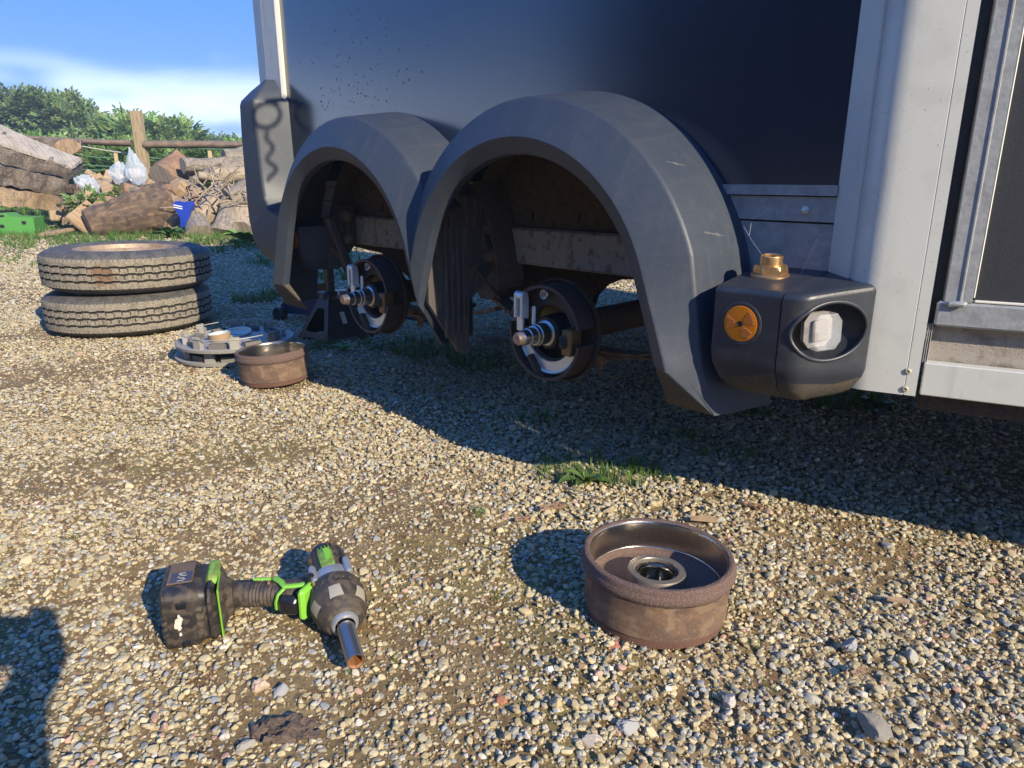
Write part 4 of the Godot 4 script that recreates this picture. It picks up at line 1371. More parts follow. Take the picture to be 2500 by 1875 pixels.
# ---------------------------------------------------------------- loose things on the gravel
func brake_drum(label: String, at: Transform3D) -> Node3D:
	var t := thing("brake_drum", label, "brake drum", at.origin, at.basis, "brake drums taken off the trailer")
	var seg := 72
	var g := Geo.new()
	g.lathe([Vector2(0.028, 0.001), Vector2(0.080, 0.001), Vector2(0.0895, 0.003), Vector2(0.0945, 0.006), Vector2(0.0952, 0.016), Vector2(0.0945, 0.018)], seg)
	g.rough(0.0012, 90.0, 4)
	put("drum_foot", g, M.rust_foot, t, 50.0)
	g = Geo.new()
	g.lathe([Vector2(0.0945, 0.017), Vector2(0.0968, 0.0185), Vector2(0.0972, 0.045), Vector2(0.0982, 0.068), Vector2(0.0995, 0.0715)], seg)
	put("drum_shell", g, M.rust, t, 50.0)
	g = Geo.new()
	g.lathe([Vector2(0.0985, 0.071), Vector2(0.1018, 0.0745), Vector2(0.1034, 0.0775), Vector2(0.1038, 0.0815), Vector2(0.1032, 0.0855), Vector2(0.1018, 0.0875), Vector2(0.1016, 0.0905), Vector2(0.1012, 0.0950), Vector2(0.0995, 0.0968), Vector2(0.0945, 0.0968), Vector2(0.0925, 0.0948)], seg)
	g.rough(0.0011, 110.0, 9)
	put("drum_rim", g, M.rust_rim, t, 60.0)
	g = Geo.new()
	g.lathe([Vector2(0.0926, 0.0950), Vector2(0.0905, 0.0905), Vector2(0.0905, 0.054), Vector2(0.0890, 0.0525)], 96)
	put("drum_bore", g, M.bore, t, 60.0)
	g = Geo.new()
	g.lathe([Vector2(0.0891, 0.0526), Vector2(0.0885, 0.047), Vector2(0.083, 0.0430), Vector2(0.054, 0.040), Vector2(0.041, 0.041)], 64)
	g.rough(0.0008, 90.0, 5)
	put("drum_floor", g, M.rust_rim, t, 50.0)
	g = Geo.new()
	g.lathe([Vector2(0.0420, 0.038), Vector2(0.0400, 0.064), Vector2(0.0385, 0.0680), Vector2(0.0305, 0.0685), Vector2(0.0292, 0.0665), Vector2(0.0292, 0.050)], 56)
	put("hub", g, M.hub, t, 35.0)
	g = Geo.new()
	g.lathe([Vector2(0.0293, 0.062), Vector2(0.0268, 0.0635), Vector2(0.0260, 0.0600)], 48)
	g.rough(0.0016, 260.0, 5)
	put("grease_ring", g, M.grease, t, 50.0)
	g = Geo.new()
	g.lathe([Vector2(0.0268, 0.0565), Vector2(0.0258, 0.0610), Vector2(0.0232, 0.0600), Vector2(0.0218, 0.0565), Vector2(0.0212, 0.012), Vector2(0.0, 0.010)], 48)
	put("bearing_race", g, M.steel_smooth, t, 35.0)
	return t

func axle_nut() -> void:
	var B := Basis(Vector3(0.69466, 0, 0.71934), Vector3.UP, Vector3(-0.71934, 0, 0.69466))
	var t := thing("axle_nut", "large gold passivated flange nut standing on the grey corner marker unit", "nut", Vector3(0.1025, 0, -1.4285) + B * Vector3(0.4485, 0.4525, 0.028), B * Basis(Vector3.UP, 0.5) * Basis(Vector3.RIGHT, 0.08) * Basis.from_scale(Vector3(0.80, 0.90, 0.80)))
	var g := Geo.new()
	g.lathe([Vector2(0.022, 0.0), Vector2(0.0345, 0.0), Vector2(0.0355, 0.001), Vector2(0.0355, 0.0050), Vector2(0.0345, 0.0062), Vector2(0.030, 0.0085), Vector2(0.022, 0.0085)], 56)
	put("flange", g, M.gold, t, 35.0)
	g = Geo.new()
	# hexagon with chamfered corners
	var rr := []
	for lv in [[0.006, 0.0315, 0.0315], [0.0150, 0.0315, 0.0315], [0.0215, 0.0315, 0.0285], [0.0222, 0.0275, 0.0275]]:
		var row := PackedVector3Array()
		for i in 72:
			var a := TAU * i / 72
			var hx: float = lv[1] * cos(PI / 6) / cos(fposmod(a, PI / 3) - PI / 6)
			row.append(Vector3(cos(a) * minf(hx, lv[2]), lv[0], -sin(a) * minf(hx, lv[2])))
		rr.append(row)
	rr.reverse()
	g.rows(rr, true)
	g.fan(rr[0], false)
	put("hexagon", g, M.gold, t, 25.0)
	g = Geo.new()
	rr = []
	for lv in [[0.0205, 0.021], [0.0265, 0.0205], [0.0360, 0.0205], [0.0372, 0.0196], [0.0360, 0.0184], [0.016, 0.0180]]:
		var row := PackedVector3Array()
		for i in 56:
			var a := TAU * i / 56
			var r: float = lv[1]
			if lv[0] > 0.03:
				r += 0.0016 * exp(-pow(angle_difference(a, 4.4) * 6.0, 2.0)) - 0.0022 * exp(-pow(angle_difference(a, 2.6) * 6.0, 2.0))
			row.append(Vector3(cos(a) * r, lv[0], -sin(a) * r))
		rr.append(row)
	rr.reverse()
	g.rows(rr, true)
	put("collar", g, M.gold, t, 40.0)

func wheel(label: String, at: Transform3D, turn: float, clay_at := -99.0) -> Node3D:
	var t := thing("trailer_wheel", label, "wheel", at.origin, at.basis * Basis(Vector3.UP, turn), "pair of trailer wheels stacked on the gravel")
	# outer half section of the tyre from the lower bead round the tread to the upper bead
	var h := 0.081
	var prof := []
	prof.append_array([Vector2(0.216, -0.058), Vector2(0.222, -0.066), Vector2(0.240, -0.074), Vector2(0.270, -0.0805), Vector2(0.300, -0.078), Vector2(0.322, -0.071), Vector2(0.338, -0.063), Vector2(0.3475, -0.0565)])
	var tread := 40
	for i in tread + 1:
		var y := lerpf(-0.054, 0.054, float(i) / tread)
		prof.append(Vector2(0.3535 - 0.9 * y * y, y))
	prof.append_array([Vector2(0.3475, 0.0565), Vector2(0.338, 0.063), Vector2(0.322, 0.071), Vector2(0.300, 0.078), Vector2(0.270, 0.0805), Vector2(0.240, 0.074), Vector2(0.222, 0.066), Vector2(0.216, 0.058)])
	var seg := 420
	var rr := []
	var dirt := FastNoiseLite.new()
	dirt.seed = 12
	dirt.frequency = 9.0
	for i in seg:
		var a := TAU * i / seg
		var row := PackedVector3Array()
		for j in prof.size():
			var p: Vector2 = prof[j]
			var r := p.x
			var k := j - 8
			if k >= 0 and k <= tread:
				# four circumferential grooves with stepped edges, fine cross sipes between
				var deep := 0.0
				for q in [9, 19, 29]:
					var step := 1 if (i / 6 + q) % 2 == 0 else 0
					if k == q + step or k == q + step + 1:
						deep = 0.0075
				var ph := (i + (k / 10) * 3) % 6
				if ph == 0 and k > 10 and k < 30 and (k % 10 > 3 and k % 10 < 8):
					deep = maxf(deep, 0.0035)
				if (k < 4 or k > 36) and i % 4 == 0:
					deep = maxf(deep, 0.0022)
				r -= deep
				r += dirt.get_noise_3d(cos(a) * 3.0, p.y * 12.0, sin(a) * 3.0) * 0.0008
			elif (j == 6 or j == 7 or j == prof.size() - 7 or j == prof.size() - 8) and i % 6 == 0:
				r -= 0.0035
			row.append(Vector3(cos(a) * r, p.y, -sin(a) * r))
		rr.append(row)
	var clay := FastNoiseLite.new()
	clay.seed = 3
	clay.frequency = 14.0
	var wall := Geo.new()
	var g := Geo.new()
	g.tinted = true
	for i in seg:
		var p: PackedVector3Array = rr[i]
		var q: PackedVector3Array = rr[(i + 1) % seg]
		for j in prof.size() - 1:
			var k := j - 8
			if k < -1 or k > tread:
				wall.quad(p[j], p[j + 1], q[j + 1], q[j])
				continue
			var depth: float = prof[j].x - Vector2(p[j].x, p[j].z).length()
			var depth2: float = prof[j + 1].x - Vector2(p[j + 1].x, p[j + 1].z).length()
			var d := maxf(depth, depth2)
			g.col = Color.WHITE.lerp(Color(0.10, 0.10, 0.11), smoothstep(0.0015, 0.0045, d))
			if clay_at > -10.0 and d < 0.004:
				var an := angle_difference(TAU * i / seg, clay_at)
				var w := smoothstep(0.16, 0.05, absf(an) + clay.get_noise_3dv(p[j]) * 0.10) * smoothstep(0.05, 0.02, absf(prof[j].y + 0.004) + clay.get_noise_3dv(p[j] * 2.0) * 0.02)
				g.col = g.col.lerp(Color(0.75, 0.48, 0.33), w * 0.85)
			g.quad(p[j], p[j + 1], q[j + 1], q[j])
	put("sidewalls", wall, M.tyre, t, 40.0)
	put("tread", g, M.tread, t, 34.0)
	g = Geo.new()
	g.lathe([Vector2(0.214, -0.070), Vector2(0.2185, -0.067), Vector2(0.214, -0.058), Vector2(0.200, -0.050), Vector2(0.186, -0.02), Vector2(0.186, 0.02), Vector2(0.200, 0.050), Vector2(0.212, 0.060), Vector2(0.2195, 0.068), Vector2(0.2175, 0.0715), Vector2(0.2125, 0.0705), Vector2(0.205, 0.054), Vector2(0.192, 0.048), Vector2(0.178, 0.020), Vector2(0.165, 0.008), Vector2(0.125, 0.018), Vector2(0.085, 0.008), Vector2(0.036, 0.008), Vector2(0.036, -0.002), Vector2(0.150, -0.002), Vector2(0.178, -0.02), Vector2(0.195, -0.055)], 96, Transform3D.IDENTITY, 0.0, TAU, true)
	put("rim", g, M.rim_tan, t, 40.0)
	return t

func wheel_trim(label: String, at: Transform3D) -> Node3D:
	var t := thing("wheel_trim", label, "wheel trim", at.origin, at.basis, "pair of wheel trims lying face down")
	var g := Geo.new()
	# shallow dish with six holes, back side up
	var rr := []
	var n := 96
	for lv in [[0.042, 0.020], [0.075, 0.022], [0.11, 0.016], [0.150, 0.010], [0.180, 0.012], [0.197, 0.018], [0.202, 0.016], [0.199, 0.006], [0.185, 0.002], [0.15, 0.003], [0.10, 0.010], [0.04, 0.014]]:
		var row := PackedVector3Array()
		for i in n:
			var a := TAU * i / n
			row.append(Vector3(cos(a) * lv[0], lv[1], -sin(a) * lv[0]))
		rr.append(row)
	rr.reverse()
	g.rows(rr, true)
	g.fan(rr[-1], true)
	put("trim_disc", g, M.trim_grey, t, 40.0)
	for i in 8:
		var a := TAU * (i + 0.32) / 8
		var b := Basis(Vector3.UP, a)
		g = Geo.new()
		g.box(b * Vector3(0.172, 0.030, 0), Vector3(0.004, 0.044, 0.034), 0.001, b)
		for k in [-1.0, 1.0]:
			g.box(b * Vector3(0.166, 0.024, k * 0.015), Vector3(0.016, 0.030, 0.003), 0.0008, b)
		for k in 5:
			g.box(b * Vector3(0.1745, 0.047, -0.012 + k * 0.006), Vector3(0.003, 0.010, 0.0032), 0.0008, b)
		put("clip", g, M.trim_grey, t)
	for i in 8:
		var a := TAU * (i + 0.82) / 8
		var b := Basis(Vector3.UP, a)
		g = Geo.new()
		for k in [[0.128, 0.0, 0.003, 0.05], [0.156, 0.0, 0.003, 0.056]]:
			g.box(b * Vector3(k[0], 0.018, k[1]), Vector3(k[2], 0.018, k[3]), 0.0008, b)
		for k in [-1.0, 1.0]:
			g.box(b * Vector3(0.142, 0.018, k * 0.027), Vector3(0.030, 0.018, 0.003), 0.0008, b * Basis(Vector3.UP, k * 0.1))
		g.box(b * Vector3(0.142, 0.0125, 0), Vector3(0.024, 0.002, 0.048), 0.0, b)
		put("vent_pocket", g, M.trim_dark, t)
	var ring := []
	for i in 61:
		var a := TAU * i / 60
		ring.append(Vector3(cos(a) * 0.1765, 0.046 + 0.002 * sin(a * 3.0), sin(a) * 0.1765))
	g = Geo.new()
	g.tube(ring, 0.0017, 6, false)
	put("spring_wire", g, M.wire, t)
	return t

func cup(called: String, label: String, at: Vector3, r: float, h: float, m: Material, m2: Material, tilt: Basis) -> void:
	var t := thing(called, label, "cup", at, tilt)
	var g := Geo.new()
	g.lathe([Vector2(0.0, 0.0), Vector2(r * 0.78, 0.0), Vector2(r * 0.94, h * 0.35), Vector2(r * 0.98, h * 0.9), Vector2(r * 1.02, h), Vector2(r * 0.96, h * 1.02)], 40)
	put("outside", g, m2, t)
	g = Geo.new()
	g.lathe([Vector2(r * 0.965, h * 1.019), Vector2(r * 0.90, h * 0.9), Vector2(r * 0.86, h * 0.4), Vector2(r * 0.7, h * 0.12), Vector2(0.0, h * 0.1)], 40)
	put("inside", g, m, t)

func axle_stand() -> void:
	var t := thing("axle_stand", "black steel axle stand under the rear end of the trailer, paper sticker on its leg", "axle stand", Vector3(-0.69, 0, -2.68), yaw(50.0))
	var g: Geo
	var w := 0.098
	var hgt := 0.165
	var top := 0.028
	# four sheet metal legs, each with a long cut-out
	for k in 4:
		var b := Basis(Vector3.UP, PI / 2 * k)
		var lean := Transform3D(b * Basis(Vector3.RIGHT, -atan((w - top) / hgt)), b * Vector3(0, 0, w))
		g = Geo.new()
		var H := sqrt(hgt * hgt + (w - top) * (w - top))
		var outer := PackedVector2Array([Vector2(-w, 0), Vector2(-w + 0.004, 0.006), Vector2(-top, H), Vector2(top, H), Vector2(w - 0.004, 0.006), Vector2(w, 0), Vector2(0.066, 0.0), Vector2(0.045, 0.018), Vector2(-0.045, 0.018), Vector2(-0.066, 0.0)])
		if k % 2 == 1:
			var hole := PackedVector2Array([Vector2(-0.052, 0.040), Vector2(0.050, 0.040), Vector2(0.056, 0.048), Vector2(0.024, 0.128), Vector2(0.014, 0.135), Vector2(-0.014, 0.135), Vector2(-0.024, 0.128), Vector2(-0.057, 0.048)])
			# two side strips, a foot and a collar make the frame round the cut-out
			g.prism(PackedVector2Array([outer[0], outer[1], outer[2], hole[6], hole[7], hole[0], Vector2(-0.045, 0.018), Vector2(-0.066, 0)]), -0.004, 0.0, lean)
			g.prism(PackedVector2Array([outer[3], outer[4], outer[5], Vector2(0.066, 0), Vector2(0.045, 0.018), hole[1], hole[2], hole[3]]), -0.004, 0.0, lean)
			g.prism(PackedVector2Array([Vector2(-0.045, 0.018), hole[0], hole[1], Vector2(0.045, 0.018)]), -0.004, 0.0, lean)
			g.prism(PackedVector2Array([outer[2], outer[3], hole[3], hole[4], hole[5], hole[6]]), -0.004, 0.0, lean)
		else:
			g.prism(outer, -0.004, 0.0, lean)
		put("leg", g, M.stand, t, 25.0)
		if k == 0:
			g = Geo.new()
			g.box(lean * Vector3(0.008, 0.095, 0.0012), Vector3(0.020, 0.046, 0.001), 0.0, lean.basis)
			put("sticker", g, M.sticker, t)
	g = Geo.new()
	g.lathe([Vector2(0.0, hgt - 0.01), Vector2(0.036, hgt - 0.01), Vector2(0.036, hgt + 0.008), Vector2(0.028, hgt + 0.02), Vector2(0.0, hgt + 0.02)], 28)
	put("collar", g, M.stand, t)
	g = Geo.new()
	g.box(Vector3(0, 0.27, 0), Vector3(0.030, 0.26, 0.030), 0.003)
	put("ratchet_post", g, M.stand, t)
	g = Geo.new()
	g.prism(PackedVector2Array([Vector2(-0.045, 0.0), Vector2(-0.052, 0.028), Vector2(-0.036, 0.028), Vector2(-0.03, 0.012), Vector2(0.03, 0.012), Vector2(0.036, 0.028), Vector2(0.052, 0.028), Vector2(0.045, 0.0)]), -0.025, 0.025, Transform3D(Basis.IDENTITY, Vector3(0, 0.392, 0)))
	put("saddle", g, M.stand, t)
	g = Geo.new()
	g.box(Vector3(-0.075, 0.205, 0.012), Vector3(0.10, 0.030, 0.008), 0.003)
	put("ratchet_lever", g, M.mud_light, t)

func trolley_jack() -> void:
	var t := thing("trolley_jack", "low black and blue trolley jack lying under the trailer behind the axle stand", "trolley jack", Vector3(-0.76, 0, -2.96), yaw(-32.0))
	var g := Geo.new()
	for k in [-1.0, 1.0]:
		g = Geo.new()
		g.prism(PackedVector2Array([Vector2(-0.26, 0.055), Vector2(-0.20, 0.105), Vector2(0.04, 0.115), Vector2(0.28, 0.062), Vector2(0.30, 0.035), Vector2(0.02, 0.045), Vector2(-0.24, 0.032)]), -0.004, 0.004, Transform3D(Basis.IDENTITY, Vector3(0, 0, k * 0.055)))
		put("side_plate", g, M.jack_blue, t)
	g = Geo.new()
	g.box(Vector3(-0.02, 0.125, 0), Vector3(0.34, 0.03, 0.07), 0.006, Basis(Vector3.BACK, 0.12))
	put("lift_arm", g, M.stand, t)
	g = Geo.new()
	g.lathe([Vector2(0, 0), Vector2(0.042, 0), Vector2(0.045, 0.012), Vector2(0.03, 0.016), Vector2(0, 0.012)], 20, Transform3D(Basis.IDENTITY, Vector3(-0.20, 0.128, 0)))
	put("saddle", g, M.stand, t)
	for p in [[-0.235, 0.075], [-0.235, -0.075], [0.27, 0.06], [0.27, -0.06]]:
		g = Geo.new()
		g.lathe([Vector2(0, -0.018), Vector2(0.028, -0.018), Vector2(0.032, -0.014), Vector2(0.032, 0.014), Vector2(0.028, 0.018), Vector2(0, 0.018)], 22, Transform3D(Basis(Vector3.RIGHT, PI / 2), Vector3(p[0], 0.032, p[1])))
		put("wheel", g, M.stand, t)
	g = Geo.new()
	g.tube([Vector3(0.25, 0.075, 0), Vector3(0.62, 0.085, 0.06)], 0.010, 12)
	put("handle", g, M.jack_blue, t)

func impact_wrench() -> void:
	var t := thing("impact_wrench", "worn black and green cordless impact wrench lying on its side on the gravel", "impact wrench", Vector3(-0.33, 0, -0.86))
	var o := Vector3(-0.33, 0, -0.86)
	var F := Vector3(0.391, -0.105, 0.914).normalized()
	var U := (Vector3.UP - F * F.y).normalized()
	var R := U.cross(F).normalized()
	# lathe frame: its y axis runs along the head
	var C := Vector3(-0.238, 0.044, -0.848) - o
	var hf := Transform3D(Basis(U, F, U.cross(F)).orthonormalized(), C)
	var g: Geo
	var cells := [[Vector2(0.0, -0.118), Vector2(0.014, -0.118), Vector2(0.020, -0.114), Vector2(0.0235, -0.105), Vector2(0.026, -0.085), Vector2(0.0275, -0.055), Vector2(0.029, -0.042)]]
	g = Geo.new()
	g.lathe(cells[0], 40, hf)
	put("motor_housing", g, M.grip, t, 35.0)
	# moulded black side ridges and green inlays on the back of the head
	for k in 3:
		var a: float = [0.15, -0.78, 1.08][k]
		var rr := []
		for s in [[-0.112, 0.016], [-0.098, 0.0245], [-0.075, 0.0285], [-0.052, 0.030], [-0.042, 0.0300]]:
			var row := PackedVector3Array()
			var half: float = [0.52, 0.10, 0.10][k] * (1.0 if k > 0 else clampf(0.55 - s[0] * 4.0, 0.3, 1.0))
			for q in 9:
				var w: float = a + half * (q / 4.0 - 1.0)
				var rad: float = s[1] + ([0.0012, 0.004, 0.004][k] if q > 0 and q < 8 else -0.002)
				row.append(hf * Vector3(cos(w) * rad, s[0], -sin(w) * rad))
			rr.append(row)
		g = Geo.new()
		g.rows(rr)
		g.fan(rr[0], true)
		g.fan(rr[-1])
		put(["green_inlay", "side_ridge", "side_ridge"][k], g, [M.lime_worn, M.grip, M.grip][k], t, 35.0)
	# cooling slots, a cleaner green flash and the screw bosses of the gear case
	for k in 5:
		g = Geo.new()
		var w := -0.28 + k * 0.2
		g.box(hf * Vector3(cos(w) * 0.0265, -0.094, -sin(w) * 0.0265), Vector3(0.0022, 0.011, 0.0022), 0.0005, hf.basis * Basis(Vector3.UP, w))
		put("cooling_slot", g, M.black, t)
	g = Geo.new()
	var flash := []
	for s in [[-0.085, 0.0302, 0.05, 0.14], [-0.070, 0.0308, 0.02, 0.16], [-0.055, 0.0316, 0.10, 0.10]]:
		var row := PackedVector3Array()
		for q in 5:
			var w: float = s[2] + s[3] * (q / 2.0 - 1.0)
			row.append(hf * Vector3(cos(w) * s[1], s[0], -sin(w) * s[1]))
		flash.append(row)
	g.rows(flash)
	put("green_flash", g, M.lime, t, 40.0)
	for a in [0.85, -0.65, 2.4, -2.2]:
		g = Geo.new()
		g.lathe([Vector2(0.0, -0.052), Vector2(0.0048, -0.052), Vector2(0.0056, -0.048), Vector2(0.0056, -0.022), Vector2(0.0035, -0.0195), Vector2(0.0, -0.0205)], 16, Transform3D(hf.basis, hf * Vector3(cos(a) * 0.0345, 0.0, -sin(a) * 0.0345)))
		put("screw_boss", g, M.alloy, t)
	g = Geo.new()
	g.lathe([Vector2(0.0285, -0.046), Vector2(0.0315, -0.040), Vector2(0.0320, -0.024), Vector2(0.0300, -0.018)], 40, hf)
	put("steel_collar", g, M.alloy, t, 35.0)
	# black rubber boot round the hammer case, with windows showing the metal
	g = Geo.new()
	g.lathe([Vector2(0.0300, -0.022), Vector2(0.0350, -0.019), Vector2(0.0365, -0.010), Vector2(0.0365, -0.002), Vector2(0.0375, 0.001), Vector2(0.0378, 0.012), Vector2(0.0350, 0.024), Vector2(0.0280, 0.040), Vector2(0.0235, 0.047), Vector2(0.0195, 0.049), Vector2(0.0185, 0.046)], 48, hf)
	put("hammer_case_boot", g, M.grip, t, 30.0)
	for k in 24:
		var a := TAU * k / 24
		g = Geo.new()
		g.box(hf * Vector3(cos(a) * 0.0365, -0.006, -sin(a) * 0.0365), Vector3(0.0018, 0.009, 0.0042), 0.0006, hf.basis * Basis(Vector3.UP, a))
		put("boot_rib", g, M.grip, t)
	for k in 6:
		var a0 := TAU * (k + 0.15) / 6
		var rr := []
		for s in [[0.0135, 0.0381, 0.20], [0.0235, 0.0360, 0.235], [0.0310, 0.0328, 0.29]]:
			var row := PackedVector3Array()
			for q in 7:
				var w: float = a0 + s[2] * (q / 3.0 - 1.0)
				row.append(hf * Vector3(cos(w) * s[1], s[0], -sin(w) * s[1]))
			rr.append(row)
		g = Geo.new()
		g.rows(rr)
		put("boot_window", g, M.alloy_warm, t, 40.0)
	g = Geo.new()
	g.lathe([Vector2(0.0190, 0.0465), Vector2(0.0178, 0.052), Vector2(0.0160, 0.0545), Vector2(0.0132, 0.0545), Vector2(0.0126, 0.050)], 36, hf)
	put("nose_ring", g, M.alloy, t, 35.0)
	g = Geo.new()
	g.lathe([Vector2(0.0080, 0.048), Vector2(0.0080, 0.062)], 20, hf)
	put("anvil", g, M.steel, t)
	# deep socket, open at the far end with a hexagon inside
	g = Geo.new()
	g.lathe([Vector2(0.0075, 0.056), Vector2(0.0108, 0.056), Vector2(0.0116, 0.058), Vector2(0.0116, 0.120), Vector2(0.0110, 0.1215), Vector2(0.0100, 0.1215)], 40, hf)
	put("socket", g, M.socket, t, 35.0)
	g = Geo.new()
	var rr := []
	for s in [0.1214, 0.1190, 0.088]:
		var row := PackedVector3Array()
		for i in 36:
			var a := TAU * i / 36
			var hx := 0.0088 * cos(PI / 6) / cos(fposmod(a, PI / 3) - PI / 6)
			if s > 0.121:
				hx = 0.0101
			row.append(hf * Vector3(cos(a) * hx, s, -sin(a) * hx))
		rr.append(row)
	g.rows(rr, true)
	g.fan(rr[-1])
	put("socket_bore", g, M.rust_bore, t, 25.0)
	# handle: oval tube from the foot to the head, ribbed grip
	var path := [Vector3(-0.396, 0.040, -0.868), Vector3(-0.378, 0.040, -0.868), Vector3(-0.352, 0.041, -0.868), Vector3(-0.325, 0.043, -0.867), Vector3(-0.305, 0.045, -0.868), Vector3(-0.285, 0.046, -0.874), Vector3(-0.262, 0.046, -0.882)]
	var pts := []
	var rad := []
	for i in 61:
		var u := i / 60.0 * (path.size() - 1)
		var k := mini(int(u), path.size() - 2)
		var p: Vector3 = path[k].lerp(path[k + 1], u - k)
		pts.append(p - o)
		var r := lerpf(0.0185, 0.0200, i / 60.0)
		if i < 6:
			r += 0.005 * (1.0 - i / 6.0)
		if i > 14 and i < 34 and i % 2 == 0:
			r -= 0.0009
		if i > 46:
			r += 0.006 * (i - 46) / 14.0
		rad.append(r)
	g = Geo.new()
	g.tube(pts, rad, 28, true, 0.88)
	put("handle", g, M.grip, t, 30.0)
	# lime strips on the handle and round the trigger
	var strips := [[Vector3(-0.360, 0.0608, -0.874), Vector3(-0.345, 0.0613, -0.874), Vector3(-0.336, 0.0615, -0.874)], [Vector3(-0.330, 0.0622, -0.874), Vector3(-0.318, 0.0640, -0.862), Vector3(-0.310, 0.0630, -0.852), Vector3(-0.294, 0.0635, -0.854), Vector3(-0.284, 0.0640, -0.856)], [Vector3(-0.309, 0.0625, -0.853), Vector3(-0.318, 0.055, -0.845), Vector3(-0.321, 0.045, -0.842), Vector3(-0.3215, 0.034, -0.843)]]
	for k in 3:
		var sp := []
		for p in strips[k]:
			sp.append(p - o)
		g = Geo.new()
		g.tube(sp, [0.0030, 0.0048, 0.0032][k], 10, true, 0.6)
		put("lime_strip", g, M.lime, t)
	g = Geo.new()
	g.box(Vector3(-0.2795, 0.045, -0.846) - o, Vector3(0.013, 0.046, 0.032), 0.005, Basis(Vector3.UP, -0.35))
	put("trigger_guard", g, M.lime, t)
	g = Geo.new()
	g.box(Vector3(-0.302, 0.042, -0.8405) - o, Vector3(0.030, 0.028, 0.018), 0.007, Basis(Vector3.UP, -0.1))
	put("trigger", g, M.gloss_black, t, 50.0)
	g = Geo.new()
	g.lathe([Vector2(0, 0), Vector2(0.006, 0), Vector2(0.006, 0.008), Vector2(0.004, 0.010), Vector2(0, 0.010)], 14, Transform3D(Basis(Vector3.RIGHT, 0.5), Vector3(-0.277, 0.068, -0.862) - o))
	put("direction_button", g, M.gloss_black, t)
	for p in [Vector3(-0.335, 0.0628, -0.861), Vector3(-0.268, 0.0700, -0.846)]:
		g = Geo.new()
		g.lathe([Vector2(0, 0), Vector2(0.0024, 0), Vector2(0.0020, 0.0007), Vector2(0, 0.0002)], 10, Transform3D(Basis(Vector3.RIGHT, 0.5), p - o))
		put("screw", g, M.rust_bore, t)
	# foot and battery pack
	var bb := Basis(Vector3(0.952, 0.05, -0.30).normalized(), 0.0)
	bb = Basis(Vector3(0.955, 0, -0.296), Vector3(0.10, 0.995, 0.0), Vector3(0.296, 0, 0.955)).orthonormalized()
	var bc := Vector3(-0.4375, 0.0, -0.842) - o
	var bf := Transform3D(bb * Basis.from_scale(Vector3(0.88, 1.13, 1.0)), bc)
	g = Geo.new()
	var fr := []
	for s in [[0.0285, 0.034, 0.024, 0.039], [0.032, 0.0365, 0.0265, 0.0395], [0.0440, 0.0365, 0.0265, 0.0395], [0.0470, 0.032, 0.022, 0.040]]:
		var sh := bf
		sh.origin += bf.basis * Vector3(0, 0, -0.016)
		fr.append(round_section(sh, s[0], s[1], s[2], s[3], 0.012))
	g.rows(fr, true)
	g.fan(fr[0], true)
	g.fan(fr[-1])
	put("foot", g, M.lime_worn, t, 35.0)
	g = Geo.new()
	g.box(bf * Vector3(0.0468, 0.0385, 0.014), Vector3(0.0024, 0.068, 0.050), 0.0012, bf.basis)
	put("foot_edge", g, M.lime, t)
	g = Geo.new()
	g.box(bf * Vector3(0.034, 0.0365, 0.019), Vector3(0.026, 0.069, 0.046), 0.011, bf.basis)
	put("foot_cover", g, M.battery, t, 40.0)
	g = Geo.new()
	fr = []
	for s in [[0.0455, 0.030, 0.034, 0.040], [0.049, 0.030, 0.034, 0.040], [0.056, 0.021, 0.023, 0.040], [0.064, 0.018, 0.019, 0.040]]:
		fr.append(round_section(bf, s[0], s[1], s[2], s[3], 0.012))
	g.rows(fr, true)
	g.fan(fr[0], true)
	g.fan(fr[-1])
	put("foot_neck", g, M.grip, t, 35.0)
	g = Geo.new()
	fr = []
	for s in [[-0.0330, 0.031, 0.036, 0.0395], [-0.0320, 0.035, 0.0405, 0.0395], [-0.0285, 0.0382, 0.0438, 0.0395], [0.006, 0.0392, 0.0445, 0.0395], [0.012, 0.0385, 0.0435, 0.0395], [0.020, 0.035, 0.040, 0.0395], [0.0285, 0.0345, 0.0395, 0.0395]]:
		fr.append(round_section(bf, s[0], s[1], s[2], s[3], 0.013))
	g.rows(fr, true)
	g.fan(fr[0], true)
	g.fan(fr[-1])
	var bat := put("battery_pack", g, M.battery, t, 35.0)
	g = Geo.new()
	g.box(bf * Vector3(-0.006, 0.0795, -0.004), Vector3(0.036, 0.0012, 0.050), 0.0005, bf.basis)
	put("label_recess", g, M.battery_brown, bat)
	g = Geo.new()
	g.box(bf * Vector3(-0.004, 0.0803, 0.008), Vector3(0.029, 0.0010, 0.025), 0.0004, bf.basis)
	put("rating_label", g, M.label_blue, bat)
	for k in 7:
		g = Geo.new()
		g.box(bf * Vector3(-0.004 + [0.0, -0.002, 0.003, -0.004, 0.001, 0.004, -0.001][k], 0.0810, -0.001 + k * 0.003), Vector3([0.012, 0.006, 0.010, 0.004, 0.008, 0.005, 0.011][k] * 0.8, 0.0002, 0.0006), 0.0, bf.basis)
		put("label_print", g, M.wax, bat)
	g = Geo.new()
	g.box(bf * Vector3(0.019, 0.034, 0.0385), Vector3(0.014, 0.042, 0.010), 0.003, bf.basis)
	put("release_button", g, M.grip, bat)
	for p in [[-0.003, 0.062, 0.014], [-0.003, 0.012, 0.012]]:
		g = Geo.new()
		g.box(bf * Vector3(p[0], p[1], 0.0445), Vector3(p[2], 0.008, 0.004), 0.0015, bf.basis)
		put("bumper_rib", g, M.gloss_black, bat)
	for k in 4:
		g = Geo.new()
		g.box(bf * Vector3(-0.029, 0.026 + k * 0.008, 0.043), Vector3(0.008, 0.004, 0.005), 0.001, bf.basis * Basis(Vector3.BACK, 0.4))
		put("vent_rib", g, M.grip, bat)
